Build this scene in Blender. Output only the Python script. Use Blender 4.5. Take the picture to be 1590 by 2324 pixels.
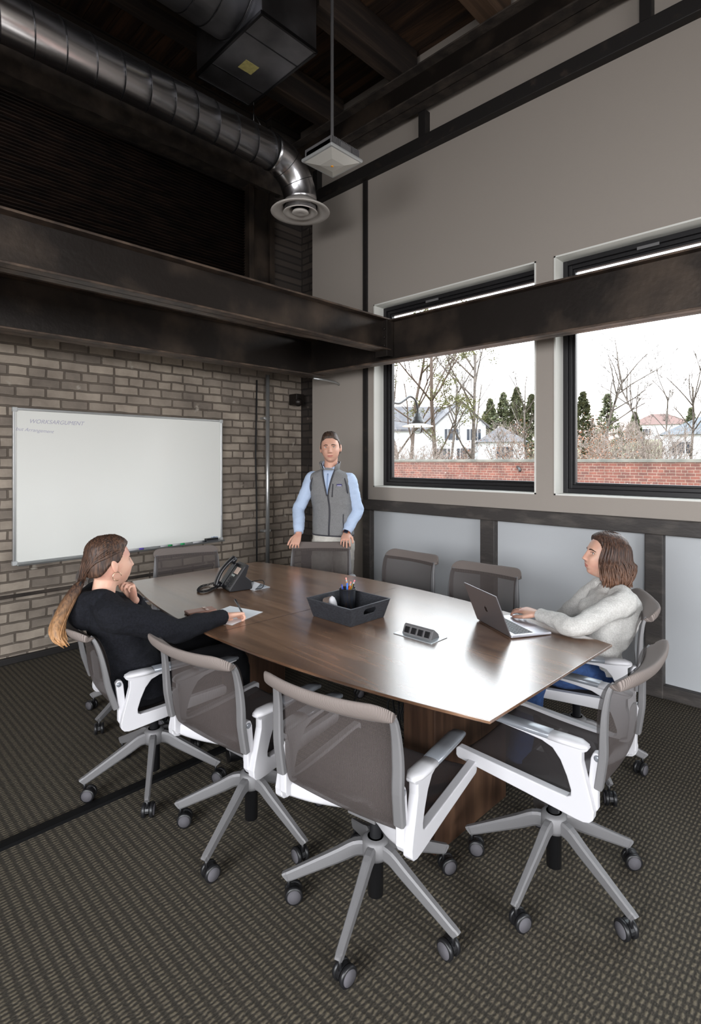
import bpy, bmesh, math, random
from mathutils import Vector, Matrix, noise as mnoise
PI = math.pi
random.seed(7)
SC = bpy.context.scene
COL = SC.collection
for o in list(bpy.data.objects):
    bpy.data.objects.remove(o, do_unlink=True)

# ------------------------------------------------------------------ camera
cam_d = bpy.data.cameras.new('camera')
cam = bpy.data.objects.new('camera', cam_d)
COL.objects.link(cam)
SC.camera = cam
cam_d.sensor_fit = 'VERTICAL'
cam_d.sensor_height = 36.0
cam_d.lens = 36.0 * 1227.0 / 2324.0
cam_d.shift_y = -117.0 / 2324.0
cam_d.clip_start = 0.05
cam_d.clip_end = 500
cam.location = (0, 0, 1.55)
cam.rotation_euler = (PI / 2, 0, -math.atan2(.7157, .6984))

# ------------------------------------------------------------------ colour
SC.view_settings.view_transform = 'Standard'
SC.view_settings.look = 'None'
SC.view_settings.gamma = 1
SC.view_settings.use_curve_mapping = False
SC.view_settings.exposure = 0.0
SC.cycles.use_denoising = True
SC.cycles.max_bounces = 8
SC.cycles.diffuse_bounces = 4
SC.cycles.glossy_bounces = 4
SC.cycles.transparent_max_bounces = 12
SC.cycles.transmission_bounces = 6
SC.cycles.sample_clamp_indirect = 8
SC.cycles.caustics_reflective = False
SC.cycles.caustics_refractive = False

# ------------------------------------------------------------------ sky
SKY = 8.5
W = bpy.data.worlds.new('world')
SC.world = W
W.use_nodes = True
nt = W.node_tree
nt.nodes.clear()
wo = nt.nodes.new('ShaderNodeOutputWorld')
bg = nt.nodes.new('ShaderNodeBackground')
tc = nt.nodes.new('ShaderNodeTexCoord')
sx = nt.nodes.new('ShaderNodeSeparateXYZ')
rp = nt.nodes.new('ShaderNodeValToRGB')
e = rp.color_ramp.elements
e[0].position = 0.0; e[0].color = (.34, .31, .30, 1)
e[1].position = 1.0; e[1].color = (.80, .90, 1.0, 1)
n_ = e.new(.06); n_.color = (.42, .37, .36, 1)
n_ = e.new(.22); n_.color = (.80, .80, .84, 1)
nt.links.new(tc.outputs['Generated'], sx.inputs[0])
nt.links.new(sx.outputs['Z'], rp.inputs[0])
nt.links.new(rp.outputs[0], bg.inputs[0])
bg.inputs[1].default_value = SKY
nt.links.new(bg.outputs[0], wo.inputs[0])

def portal(name, loc, rot, w, h):
    l = bpy.data.lights.new(name, 'AREA')
    l.shape = 'RECTANGLE'; l.size = w; l.size_y = h
    l.cycles.is_portal = True
    o = bpy.data.objects.new(name, l)
    o.location = loc; o.rotation_euler = rot
    COL.objects.link(o)
    return o
WINS = [(1.882, 3.553), (.07, 1.74), (-1.74, -.07), (-3.553, -1.882), (-5.36, -3.69)]
WZ = (1.29, 3.08)
for a, b in WINS:
    portal('window_daylight', (4.16, (a + b) / 2, sum(WZ) / 2), (0, PI / 2, 0), WZ[1] - WZ[0] - .1, b - a - .1)
BACKWIN = [(-3.2, -1.0), (-.6, 1.6)]            # openings in the rear wall (x ranges)
LEFTWIN = [(-3.4, -1.2), (-.6, 1.6)]            # openings in the left wall (y ranges)
SZ = (.9, 3.1); YB0 = -6.0
def fill_light(name, loc, rot, w, h, power, col=(1, 1, 1)):
    """added area light that fills the room from an opening outside the picture"""
    l = bpy.data.lights.new(name, 'AREA'); l.shape = 'RECTANGLE'; l.size = w; l.size_y = h; l.energy = power; l.color = col; l.spread = math.radians(130)
    o = bpy.data.objects.new(name, l); o.location = loc; o.rotation_euler = rot; COL.objects.link(o); return o
for a, b in BACKWIN:  # fill lights added behind the camera to brighten the room
    fill_light('rear_fill', ((a + b) / 2, YB0 - .02, sum(SZ) / 2), (PI / 2 - .55, 0, 0), b - a, SZ[1] - SZ[0], 150, (.94, .97, 1))
for a, b in LEFTWIN:  # same added fill, from the unseen left side
    fill_light('side_fill', (-4.02, (a + b) / 2, sum(SZ) / 2), (0, -PI / 2 + .55, 0), SZ[1] - SZ[0], b - a, 150, (.94, .97, 1))

# ------------------------------------------------------------------ mesh helper
class G:
    def __init__(s):
        s.v = []; s.f = []; s.m = []; s.s = []
    def add(s, vs, fs, m=0, smooth=False):
        o = len(s.v)
        s.v += [tuple(p) for p in vs]
        for f in fs:
            s.f.append(tuple(i + o for i in f)); s.m.append(m); s.s.append(smooth)
        return s
    def box(s, x0, x1, y0, y1, z0, z1, m=0, M=None):
        vs = [Vector((x, y, z)) for z in (z0, z1) for y in (y0, y1) for x in (x0, x1)]
        if M is not None: vs = [M @ p for p in vs]
        return s.add(vs, [(0, 2, 3, 1), (4, 5, 7, 6), (0, 1, 5, 4), (2, 6, 7, 3), (0, 4, 6, 2), (1, 3, 7, 5)], m)
    def prism(s, poly, a, b, m=0, axis='z', M=None):
        def P(p, c):
            q = {'z': (p[0], p[1], c), 'x': (c, p[0], p[1]), 'y': (p[0], c, p[1])}[axis]
            q = Vector(q)
            return M @ q if M is not None else q
        n = len(poly)
        vs = [P(p, a) for p in poly] + [P(p, b) for p in poly]
        fs = [tuple(range(n - 1, -1, -1)), tuple(range(n, 2 * n))]
        fs += [(i, (i + 1) % n, n + (i + 1) % n, n + i) for i in range(n)]
        return s.add(vs, fs, m)
    def loft(s, rings, m=0, smooth=True, cap=True, closed=True, loop=False):
        n = len(rings[0]); vs = [p for r in rings for p in r]; fs = []
        K = len(rings)
        for k in range(K if loop else K - 1):
            for i in range(n if closed else n - 1):
                j = (i + 1) % n; k2 = (k + 1) % K
                fs.append((k * n + i, k * n + j, k2 * n + j, k2 * n + i))
        if cap and closed and not loop:
            fs.append(tuple(range(n - 1, -1, -1))); fs.append(tuple(range((K - 1) * n, K * n)))
        return s.add(vs, fs, m, smooth)
    def tube(s, path, r, n=10, m=0, cap=True, loop=False, flat=None):
        """round tube; r is one radius, a list, or a list of (rx, ry)"""
        P = [Vector(p) for p in path]; K = len(P); rings = []
        up = Vector((0, 0, 1)); prev = None
        for k in range(K):
            if loop: t = P[(k + 1) % K] - P[k - 1]
            else: t = P[min(k + 1, K - 1)] - P[max(k - 1, 0)]
            if t.length < 1e-9: t = Vector((0, 0, 1))
            t.normalize()
            if flat is not None: a = Vector(flat)
            elif prev is None: a = up if abs(t.z) < .9 else Vector((1, 0, 0))
            else: a = prev
            a = (a - t * a.dot(t)).normalized(); prev = a
            b = t.cross(a)
            rr = r[k] if isinstance(r, (list, tuple)) else r
            ra, rb = rr if isinstance(rr, (list, tuple)) else (rr, rr)
            rings.append([P[k] + a * (math.cos(2 * PI * i / n) * ra) + b * (math.sin(2 * PI * i / n) * rb) for i in range(n)])
        return s.loft(rings, m, True, cap, True, loop)
    def bar(s, path, wh, m=0, up=(0, 0, 1), pw=4.0, n=16, smooth=True):
        """swept rounded-rectangle bar; wh = list of (width, height)"""
        P = [Vector(p) for p in path]; K = len(P); rings = []
        for k in range(K):
            t = (P[min(k + 1, K - 1)] - P[max(k - 1, 0)]).normalized()
            h = Vector(up); h = (h - t * h.dot(t)).normalized(); w = t.cross(h)
            a, b = (wh[k] if isinstance(wh, list) else wh)
            ring = []
            for i in range(n):
                c, sn = math.cos(2 * PI * (i + .5) / n), math.sin(2 * PI * (i + .5) / n)
                q = (abs(c) ** pw + abs(sn) ** pw) ** (-1 / pw)
                ring.append(P[k] + w * (c * q * a / 2) + h * (sn * q * b / 2))
            rings.append(ring)
        return s.loft(rings, m, smooth)
    def lathe(s, prof, n=24, c=(0, 0, 0), m=0, M=None, smooth=True, cap=True):
        rings = []
        for r, z in prof:
            ring = [Vector((max(r, 1e-5) * math.cos(2 * PI * i / n), max(r, 1e-5) * math.sin(2 * PI * i / n), z)) for i in range(n)]
            rings.append([(M @ p if M is not None else p) + Vector(c) for p in ring])
        return s.loft(rings, m, smooth, cap)
    def ball(s, c, r, m=0, n=12, k=8):
        rx = r if isinstance(r, (tuple, list)) else (r, r, r)
        rings = [[Vector((c[0] + rx[0] * math.sin(PI * j / k) * math.cos(2 * PI * i / n), c[1] + rx[1] * math.sin(PI * j / k) * math.sin(2 * PI * i / n), c[2] - rx[2] * math.cos(PI * j / k))) for i in range(n)] for j in [.02] + list(range(1, k)) + [k - .02]]
        return s.loft(rings, m, True)
    def grid(s, fn, nu, nv, m=0, smooth=True):
        vs = [fn(i / nu, j / nv) for j in range(nv + 1) for i in range(nu + 1)]
        fs = [(j * (nu + 1) + i, j * (nu + 1) + i + 1, (j + 1) * (nu + 1) + i + 1, (j + 1) * (nu + 1) + i) for j in range(nv) for i in range(nu)]
        return s.add(vs, fs, m, smooth)
    def mesh(s, name, mats):
        me = bpy.data.meshes.new(name)
        me.from_pydata([tuple(p) for p in s.v], [], s.f)
        for mt in (mats if isinstance(mats, (list, tuple)) else [mats]): me.materials.append(mt)
        me.polygons.foreach_set('material_index', s.m)
        me.polygons.foreach_set('use_smooth', s.s)
        me.update()
        return me
    def build(s, name, mats, parent=None, bevel=0, seg=2, solid=0, sub=0, loc=None, rot=None, fix=True, angle=35):
        me = s.mesh(name, mats)
        if fix:
            bm = bmesh.new(); bm.from_mesh(me)
            bmesh.ops.recalc_face_normals(bm, faces=bm.faces[:])
            bm.to_mesh(me); bm.free()
        o = bpy.data.objects.new(name, me)
        COL.objects.link(o)
        if parent is not None: o.parent = parent
        if loc is not None: o.location = loc
        if rot is not None: o.rotation_euler = rot
        if solid:
            md = o.modifiers.new('solid', 'SOLIDIFY'); md.thickness = solid; md.offset = 0
        if sub:
            md = o.modifiers.new('sub', 'SUBSURF'); md.levels = sub; md.render_levels = sub
        if bevel:
            md = o.modifiers.new('bevel', 'BEVEL'); md.width = bevel; md.segments = seg
            md.limit_method = 'ANGLE'; md.angle_limit = math.radians(angle)
        return o

def tag(o, label=None, cat=None, group=None, kind=None):
    if label: o['label'] = label
    if cat: o['category'] = cat
    if group: o['group'] = group
    if kind: o['kind'] = kind
    return o
def thing(name, loc, rz, label, cat, group=None):
    o = bpy.data.objects.new(name, None)
    o.empty_display_size = .05
    COL.objects.link(o); o.location = loc; o.rotation_euler = (0, 0, rz)
    return tag(o, label, cat, group)
def struct(g, name, mats, **k):
    return tag(g.build(name, mats, **k), kind='structure')
def cat_rom(pts, n=6):
    """Catmull-Rom through points (tuples of any length)"""
    out = []; P = [pts[0]] + list(pts) + [pts[-1]]
    for i in range(1, len(P) - 2):
        for j in range(n):
            t = j / n; a, b, c, d = P[i - 1], P[i], P[i + 1], P[i + 2]
            out.append(tuple(.5 * (2 * b[k] + (c[k] - a[k]) * t + (2 * a[k] - 5 * b[k] + 4 * c[k] - d[k]) * t * t + (3 * b[k] - a[k] - 3 * c[k] + d[k]) * t ** 3) for k in range(len(b))))
    out.append(tuple(pts[-1]))
    return out

# ------------------------------------------------------------------ materials
def srgb(r, g, b):
    f = lambda c: ((c / 255 + .055) / 1.055) ** 2.4 if c > 10 else c / 255 / 12.92
    return (f(r), f(g), f(b), 1)
def new_mat(name):
    m = bpy.data.materials.new(name); m.use_nodes = True
    nt = m.node_tree
    return m, nt, nt.nodes['Principled BSDF'], nt.nodes['Material Output']
def M(name, col, rough=.5, metal=0, col2=None, scale=8, stretch=(1, 1, 1), lo=.35, hi=.65, bump=0, bscale=None, rvar=0, spec=None, coat=0, detail=5, sss=0):
    m, nt, b, out = new_mat(name)
    b.inputs['Base Color'].default_value = col
    b.inputs['Roughness'].default_value = rough
    b.inputs['Metallic'].default_value = metal
    if spec is not None: b.inputs['Specular IOR Level'].default_value = spec
    if coat: b.inputs['Coat Weight'].default_value = coat; b.inputs['Coat Roughness'].default_value = .1
    if sss:
        b.inputs['Subsurface Weight'].default_value = sss; b.inputs['Subsurface Radius'].default_value = (1, .35, .2); b.inputs['Subsurface Scale'].default_value = .01
    if col2 is not None or bump or rvar:
        tc = nt.nodes.new('ShaderNodeTexCoord'); mp = nt.nodes.new('ShaderNodeMapping')
        mp.inputs['Scale'].default_value = stretch
        nt.links.new(tc.outputs['Object'], mp.inputs[0])
        n = nt.nodes.new('ShaderNodeTexNoise'); n.inputs['Scale'].default_value = scale; n.inputs['Detail'].default_value = detail
        nt.links.new(mp.outputs[0], n.inputs['Vector'])
        if col2 is not None:
            r = nt.nodes.new('ShaderNodeValToRGB')
            r.color_ramp.elements[0].position = lo; r.color_ramp.elements[0].color = col
            r.color_ramp.elements[1].position = hi; r.color_ramp.elements[1].color = col2
            nt.links.new(n.outputs['Fac'], r.inputs[0]); nt.links.new(r.outputs[0], b.inputs['Base Color'])
        if rvar:
            mr = nt.nodes.new('ShaderNodeMapRange'); mr.inputs[3].default_value = rough - rvar; mr.inputs[4].default_value = rough + rvar
            nt.links.new(n.outputs['Fac'], mr.inputs[0]); nt.links.new(mr.outputs[0], b.inputs['Roughness'])
        if bump:
            n2 = n
            if bscale:
                n2 = nt.nodes.new('ShaderNodeTexNoise'); n2.inputs['Scale'].default_value = bscale; n2.inputs['Detail'].default_value = 4
                nt.links.new(mp.outputs[0], n2.inputs['Vector'])
            bp = nt.nodes.new('ShaderNodeBump'); bp.inputs['Strength'].default_value = min(1, bump); bp.inputs['Distance'].default_value = .01
            nt.links.new(n2.outputs['Fac'], bp.inputs['Height']); nt.links.new(bp.outputs[0], b.inputs['Normal'])
    return m

def brick_mat(name, c1, c2, mortar, axes='xz', bw=.215, bh=.079, ms=.009, dirt=None, rough=.8, bump=1.0, offset=.5):
    m, nt, b, out = new_mat(name)
    tc = nt.nodes.new('ShaderNodeTexCoord'); sp = nt.nodes.new('ShaderNodeSeparateXYZ'); cb = nt.nodes.new('ShaderNodeCombineXYZ')
    nt.links.new(tc.outputs['Object'], sp.inputs[0])
    nt.links.new(sp.outputs[axes[0].upper()], cb.inputs[0]); nt.links.new(sp.outputs[axes[1].upper()], cb.inputs[1])
    # wobble so the joints are not ruler straight
    nz = nt.nodes.new('ShaderNodeTexNoise'); nz.inputs['Scale'].default_value = 7; nt.links.new(cb.outputs[0], nz.inputs['Vector'])
    vm = nt.nodes.new('ShaderNodeVectorMath'); vm.operation = 'SCALE'; vm.inputs[3].default_value = .018
    nt.links.new(nz.outputs['Color'], vm.inputs[0])
    va = nt.nodes.new('ShaderNodeVectorMath'); nt.links.new(cb.outputs[0], va.inputs[0]); nt.links.new(vm.outputs[0], va.inputs[1])
    br = nt.nodes.new('ShaderNodeTexBrick')
    br.offset = offset; br.squash = .62; br.squash_frequency = 4
    br.inputs['Scale'].default_value = 1
    br.inputs['Brick Width'].default_value = bw; br.inputs['Row Height'].default_value = bh
    br.inputs['Mortar Size'].default_value = ms; br.inputs['Mortar Smooth'].default_value = .3; br.inputs['Bias'].default_value = 0
    br.inputs['Color1'].default_value = c1; br.inputs['Color2'].default_value = c2; br.inputs['Mortar'].default_value = mortar
    nt.links.new(va.outputs[0], br.inputs['Vector'])
    n2 = nt.nodes.new('ShaderNodeTexNoise'); n2.inputs['Scale'].default_value = 3.2; n2.inputs['Detail'].default_value = 7; n2.inputs['Roughness'].default_value = .65
    nt.links.new(cb.outputs[0], n2.inputs['Vector'])
    r = nt.nodes.new('ShaderNodeValToRGB'); r.color_ramp.elements[0].position = .3; r.color_ramp.elements[0].color = (.45, .42, .40, 1)
    r.color_ramp.elements[1].position = .72; r.color_ramp.elements[1].color = (1.25, 1.22, 1.18, 1)
    nt.links.new(n2.outputs['Fac'], r.inputs[0])
    mx = nt.nodes.new('ShaderNodeMix'); mx.data_type = 'RGBA'; mx.blend_type = 'MULTIPLY'; mx.inputs[0].default_value = .8
    nt.links.new(br.outputs['Color'], mx.inputs[6]); nt.links.new(r.outputs[0], mx.inputs[7])
    src = mx.outputs[2]
    if dirt:
        n3 = nt.nodes.new('ShaderNodeTexNoise'); n3.inputs['Scale'].default_value = 9; n3.inputs['Detail'].default_value = 8
        nt.links.new(cb.outputs[0], n3.inputs['Vector'])
        r3 = nt.nodes.new('ShaderNodeValToRGB'); r3.color_ramp.elements[0].position = .66; r3.color_ramp.elements[1].position = .74
        nt.links.new(n3.outputs['Fac'], r3.inputs[0])
        m3 = nt.nodes.new('ShaderNodeMix'); m3.data_type = 'RGBA'
        nt.links.new(r3.outputs[0], m3.inputs[0]); nt.links.new(src, m3.inputs[6]); m3.inputs[7].default_value = dirt
        src = m3.outputs[2]
    nt.links.new(src, b.inputs['Base Color'])
    b.inputs['Roughness'].default_value = rough
    iv = nt.nodes.new('ShaderNodeMath'); iv.operation = 'SUBTRACT'; iv.inputs[0].default_value = 1
    nt.links.new(br.outputs['Fac'], iv.inputs[1])
    ad = nt.nodes.new('ShaderNodeMath'); ad.operation = 'MULTIPLY_ADD'; ad.inputs[1].default_value = .35
    nt.links.new(n2.outputs['Fac'], ad.inputs[0]); nt.links.new(iv.outputs[0], ad.inputs[2])
    bp = nt.nodes.new('ShaderNodeBump'); bp.inputs['Strength'].default_value = bump; bp.inputs['Distance'].default_value = .008
    nt.links.new(ad.outputs[0], bp.inputs['Height']); nt.links.new(bp.outputs[0], b.inputs['Normal'])
    return m

def carpet_mat():
    """ribbed loop carpet: rows across Y broken into pale and dark dashes along X"""
    m, nt, b, out = new_mat('woven carpet')
    N = nt.nodes.new; K = nt.links.new
    tc = N('ShaderNodeTexCoord')
    nz = N('ShaderNodeTexNoise'); nz.inputs['Scale'].default_value = 45; K(tc.outputs['Object'], nz.inputs['Vector'])
    vm = N('ShaderNodeVectorMath'); vm.operation = 'SCALE'; vm.inputs[3].default_value = .010; K(nz.outputs['Color'], vm.inputs[0])
    va = N('ShaderNodeVectorMath'); K(tc.outputs['Object'], va.inputs[0]); K(vm.outputs[0], va.inputs[1])
    w = []
    for ax, per in (('Y', .0155), ('X', .033)):
        q = N('ShaderNodeTexWave'); q.bands_direction = ax; q.inputs['Scale'].default_value = 2 * PI / 20 / per
        K(va.outputs[0], q.inputs['Vector']); w.append(q)
    mr = N('ShaderNodeMapRange'); mr.inputs[1].default_value = .15; mr.inputs[2].default_value = .65; mr.inputs[3].default_value = .22; mr.inputs[4].default_value = 1
    K(w[1].outputs['Fac'], mr.inputs[0])
    mu = N('ShaderNodeMath'); mu.operation = 'MULTIPLY'; K(w[0].outputs['Fac'], mu.inputs[0]); K(mr.outputs[0], mu.inputs[1])
    mp = N('ShaderNodeMapping'); mp.inputs['Scale'].default_value = (.7, 1.5, 1); K(tc.outputs['Object'], mp.inputs[0])
    n2 = N('ShaderNodeTexNoise'); n2.inputs['Scale'].default_value = 130; n2.inputs['Detail'].default_value = 4; K(mp.outputs[0], n2.inputs['Vector'])
    ad = N('ShaderNodeMath'); ad.operation = 'MULTIPLY_ADD'; ad.inputs[1].default_value = 1.5; ad.inputs[2].default_value = -.75; K(n2.outputs['Fac'], ad.inputs[0])
    sm = N('ShaderNodeMath'); K(mu.outputs[0], sm.inputs[0]); K(ad.outputs[0], sm.inputs[1])
    r = N('ShaderNodeValToRGB'); r.color_ramp.elements[0].position = .0; r.color_ramp.elements[0].color = srgb(54, 51, 46)
    r.color_ramp.elements[1].position = 1; r.color_ramp.elements[1].color = srgb(108, 100, 85)
    q = r.color_ramp.elements.new(.5); q.color = srgb(80, 74, 65)
    K(sm.outputs[0], r.inputs[0]); K(r.outputs[0], b.inputs['Base Color'])
    b.inputs['Roughness'].default_value = .95; b.inputs['Specular IOR Level'].default_value = .15
    bp = N('ShaderNodeBump'); bp.inputs['Strength'].default_value = .3; bp.inputs['Distance'].default_value = .004
    K(sm.outputs[0], bp.inputs['Height']); K(bp.outputs[0], b.inputs['Normal'])
    return m

def wood_mat(name, c1, c2, c3, axis=1, rough=.35, scale=1.0, coat=0, spec=.5):
    m, nt, b, out = new_mat(name)
    tc = nt.nodes.new('ShaderNodeTexCoord'); mp = nt.nodes.new('ShaderNodeMapping')
    s = [14 * scale] * 3; s[axis] = 1.1 * scale
    mp.inputs['Scale'].default_value = s
    nt.links.new(tc.outputs['Object'], mp.inputs[0])
    n = nt.nodes.new('ShaderNodeTexNoise'); n.inputs['Scale'].default_value = 1; n.inputs['Detail'].default_value = 8; n.inputs['Roughness'].default_value = .62; n.inputs['Distortion'].default_value = .5
    nt.links.new(mp.outputs[0], n.inputs['Vector'])
    mp2 = nt.nodes.new('ShaderNodeMapping'); s2 = [90 * scale] * 3; s2[axis] = 3 * scale
    mp2.inputs['Scale'].default_value = s2
    nt.links.new(tc.outputs['Object'], mp2.inputs[0])
    n2 = nt.nodes.new('ShaderNodeTexNoise'); n2.inputs['Scale'].default_value = 1; n2.inputs['Detail'].default_value = 3
    nt.links.new(mp2.outputs[0], n2.inputs['Vector'])
    ad = nt.nodes.new('ShaderNodeMath'); ad.operation = 'MULTIPLY_ADD'; ad.inputs[1].default_value = .22
    nt.links.new(n2.outputs['Fac'], ad.inputs[0]); nt.links.new(n.outputs['Fac'], ad.inputs[2])
    r = nt.nodes.new('ShaderNodeValToRGB'); r.color_ramp.elements[0].position = .45; r.color_ramp.elements[0].color = c1
    r.color_ramp.elements[1].position = .76; r.color_ramp.elements[1].color = c3
    q = r.color_ramp.elements.new(.60); q.color = c2
    nt.links.new(ad.outputs[0], r.inputs[0]); nt.links.new(r.outputs[0], b.inputs['Base Color'])
    b.inputs['Roughness'].default_value = rough
    b.inputs['Specular IOR Level'].default_value = spec
    if coat: b.inputs['Coat Weight'].default_value = coat; b.inputs['Coat Roughness'].default_value = .24
    return m

def mesh_fabric(name, col, see=.3, freq=330, col2=None):
    """woven mesh cloth: fine ribs, a share of light passes straight through"""
    m, nt, b, out = new_mat(name)
    b.inputs['Base Color'].default_value = col; b.inputs['Roughness'].default_value = .75
    b.inputs['Specular IOR Level'].default_value = .25
    tc = nt.nodes.new('ShaderNodeTexCoord'); w = nt.nodes.new('ShaderNodeTexWave')
    w.bands_direction = 'X'; w.inputs['Scale'].default_value = freq / 6.28 * 2; w.inputs['Distortion'].default_value = 0
    nt.links.new(tc.outputs['Object'], w.inputs['Vector'])
    mr = nt.nodes.new('ShaderNodeMapRange'); mr.inputs[3].default_value = max(0, see - .12); mr.inputs[4].default_value = see + .12
    nt.links.new(w.outputs['Fac'], mr.inputs[0])
    tr = nt.nodes.new('ShaderNodeBsdfTransparent'); mx = nt.nodes.new('ShaderNodeMixShader')
    nt.links.new(mr.outputs[0], mx.inputs[0]); nt.links.new(b.outputs[0], mx.inputs[1]); nt.links.new(tr.outputs[0], mx.inputs[2])
    nt.links.new(mx.outputs[0], out.inputs[0])
    return m
def glass_mat(name, tint=(.96, .98, .97, 1), refl=.06):
    m, nt, b, out = new_mat(name)
    nt.nodes.remove(b)
    tr = nt.nodes.new('ShaderNodeBsdfTransparent'); tr.inputs[0].default_value = tint
    gl = nt.nodes.new('ShaderNodeBsdfGlossy'); gl.inputs['Roughness'].default_value = .02
    lw = nt.nodes.new('ShaderNodeFresnel'); lw.inputs[0].default_value = 1.25
    mx = nt.nodes.new('ShaderNodeMixShader')
    nt.links.new(lw.outputs[0], mx.inputs[0]); nt.links.new(tr.outputs[0], mx.inputs[1]); nt.links.new(gl.outputs[0], mx.inputs[2])
    nt.links.new(mx.outputs[0], out.inputs[0])
    return m

m_drywall = M('warm grey drywall', srgb(160, 152, 144), .85, bump=.08, bscale=120)
m_panel = M('cool white lower panel', srgb(182, 185, 188), .8, bump=.05, bscale=120)  # lower panels, cooler and paler than the wall above
m_reveal = M('white painted reveal', srgb(228, 228, 222), .7)
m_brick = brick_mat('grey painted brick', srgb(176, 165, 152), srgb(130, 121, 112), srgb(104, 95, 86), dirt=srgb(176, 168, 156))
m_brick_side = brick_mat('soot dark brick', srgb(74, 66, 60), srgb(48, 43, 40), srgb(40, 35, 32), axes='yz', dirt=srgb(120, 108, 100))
m_carpet = carpet_mat()
m_steel = M('rusty black steel', srgb(42, 37, 34), .42, .5, srgb(84, 72, 62), scale=2.4, stretch=(1, 1, 1), lo=.48, hi=.74, bump=.15, bscale=30, rvar=.12)
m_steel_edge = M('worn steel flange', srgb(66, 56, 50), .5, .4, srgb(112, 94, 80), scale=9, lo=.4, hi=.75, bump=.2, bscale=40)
m_timber = M('dark painted timber', srgb(58, 54, 52), .6, 0, srgb(96, 90, 84), scale=5, stretch=(3, 1, 3), lo=.5, hi=.85, bump=.3, bscale=25)
m_black_trim = M('black trim', srgb(26, 23, 22), .6, 0, srgb(60, 50, 44), scale=12, lo=.6, hi=.8, bump=.2)
m_frame = M('black window aluminium', srgb(34, 33, 35), .4, .2)
m_deck = wood_mat('old deck boards', srgb(34, 25, 20), srgb(58, 42, 32), srgb(96, 70, 50), axis=1, rough=.8, scale=.6)
m_joist = wood_mat('dark joist wood', srgb(24, 19, 16), srgb(40, 31, 26), srgb(70, 56, 46), axis=0, rough=.8, scale=.6)
m_joist_pale = wood_mat('brown joist wood', srgb(60, 44, 32), srgb(84, 64, 48), srgb(110, 86, 66), axis=0, rough=.8, scale=.6)
m_rust = M('rusted shutter steel', srgb(30, 24, 22), .5, .5, srgb(66, 50, 42), scale=4, stretch=(1, 1, 6), lo=.4, hi=.8, bump=.2, bscale=30)
m_stone = M('rough sooty concrete', srgb(44, 38, 34), .9, 0, srgb(82, 72, 64), scale=7, lo=.4, hi=.75, bump=1, bscale=14)
m_galv = M('galvanised duct steel', srgb(232, 232, 236), .25, 1.0, srgb(236, 236, 240), scale=3, stretch=(.3, 3, 3), lo=.3, hi=.7, rvar=.06)
m_galv_dark = M('dull galvanised steel', srgb(150, 151, 155), .36, 1.0, srgb(186, 186, 190), scale=4, lo=.3, hi=.7, rvar=.1)
m_seam = M('duct seam', srgb(90, 90, 92), .35, 1.0)
m_white_plastic = M('white plastic', srgb(192, 191, 194), .42)
m_white_metal = M('white enamel', srgb(222, 216, 210), .4)
m_walnut = wood_mat('walnut laminate', srgb(90, 65, 49), srgb(114, 84, 63), srgb(136, 103, 79), axis=1, rough=.27, scale=1.0, spec=1.0, coat=.6)
m_walnut_v = wood_mat('walnut veneer upright', srgb(50, 34, 25), srgb(68, 48, 36), srgb(90, 66, 50), axis=2, rough=.4, scale=1.0)
m_silver = M('satin grey metal', srgb(112, 111, 112), .55, .2, bump=.04, bscale=200)
m_pad = M('grey arm pad', srgb(128, 132, 138), .32, .3)
m_black = M('black plastic', srgb(22, 22, 24), .4)
m_black_soft = M('black rubber', srgb(20, 20, 22), .7)
m_wheelcap = M('grey caster disc', srgb(84, 82, 86), .75, spec=.2)
m_mesh = mesh_fabric('taupe mesh', srgb(76, 69, 67), .27)
m_mesh_seat = mesh_fabric('dark taupe seat mesh', srgb(76, 70, 70), .14)
m_rail_cloth = M('ribbed taupe cloth', srgb(158, 146, 140), .85)
m_paper = M('white paper', srgb(236, 240, 244), .8)
m_board = M('whiteboard surface', srgb(240, 241, 236), .12, spec=.6)
m_alu = M('bright aluminium', srgb(196, 198, 198), .3, .8)
m_glass = glass_mat('window glass')
# ================================================================== ROOM SHELL
WX, BY, ZC = 3.97, 4.74, 5.30
XL, YB = -4.0, -6.0
g = G(); g.box(XL, 4.3, YB, 5.0, -.12, 0); struct(g, 'floor', m_carpet)
# deck: boards run along Y, each a little proud of the next
g = G(); x = XL
while x < 4.3:
    w = .19; dz = random.uniform(0, .012)
    g.box(x, x + w - .006, YB, 5.0, ZC + dz, ZC + .12)
    x += w
g.box(XL, 4.3, YB, 5.0, ZC + .1, ZC + .2)
struct(g, 'ceiling', m_deck)
# window wall: pieces around the openings, real thickness
def wall_x(g, x0, x1, y0, y1, z0, z1, holes):
    """wall slab normal to X with rectangular holes [(ya,yb,za,zb)] that do not overlap in y"""
    y = y0
    for a, b, c, d in sorted(holes):
        g.box(x0, x1, y, a, z0, z1); g.box(x0, x1, a, b, z0, c); g.box(x0, x1, a, b, d, z1); y = b
    g.box(x0, x1, y, y1, z0, z1)
g = G()
wall_x(g, WX, 4.26, YB, 4.46, 1.10, 4.36, [(a, b, WZ[0], WZ[1]) for a, b in WINS])
g.box(4.0, 4.26, YB, 4.46, 1.08, 1.12)
g.box(4.04, 4.26, YB, 4.74, 4.30, ZC + .1)
struct(g, 'wall_right', m_drywall)
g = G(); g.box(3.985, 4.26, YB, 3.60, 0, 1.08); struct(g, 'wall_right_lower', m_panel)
g = G(); g.box(3.97, 4.26, 3.60, 4.46, 0, 1.10); struct(g, 'wall_right_corner', m_drywall)
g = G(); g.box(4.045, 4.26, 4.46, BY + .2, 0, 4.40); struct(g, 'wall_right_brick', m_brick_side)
g = G(); g.box(XL, 4.2, BY, BY + .25, 0, 2.62); struct(g, 'wall_back', m_brick)
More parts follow.
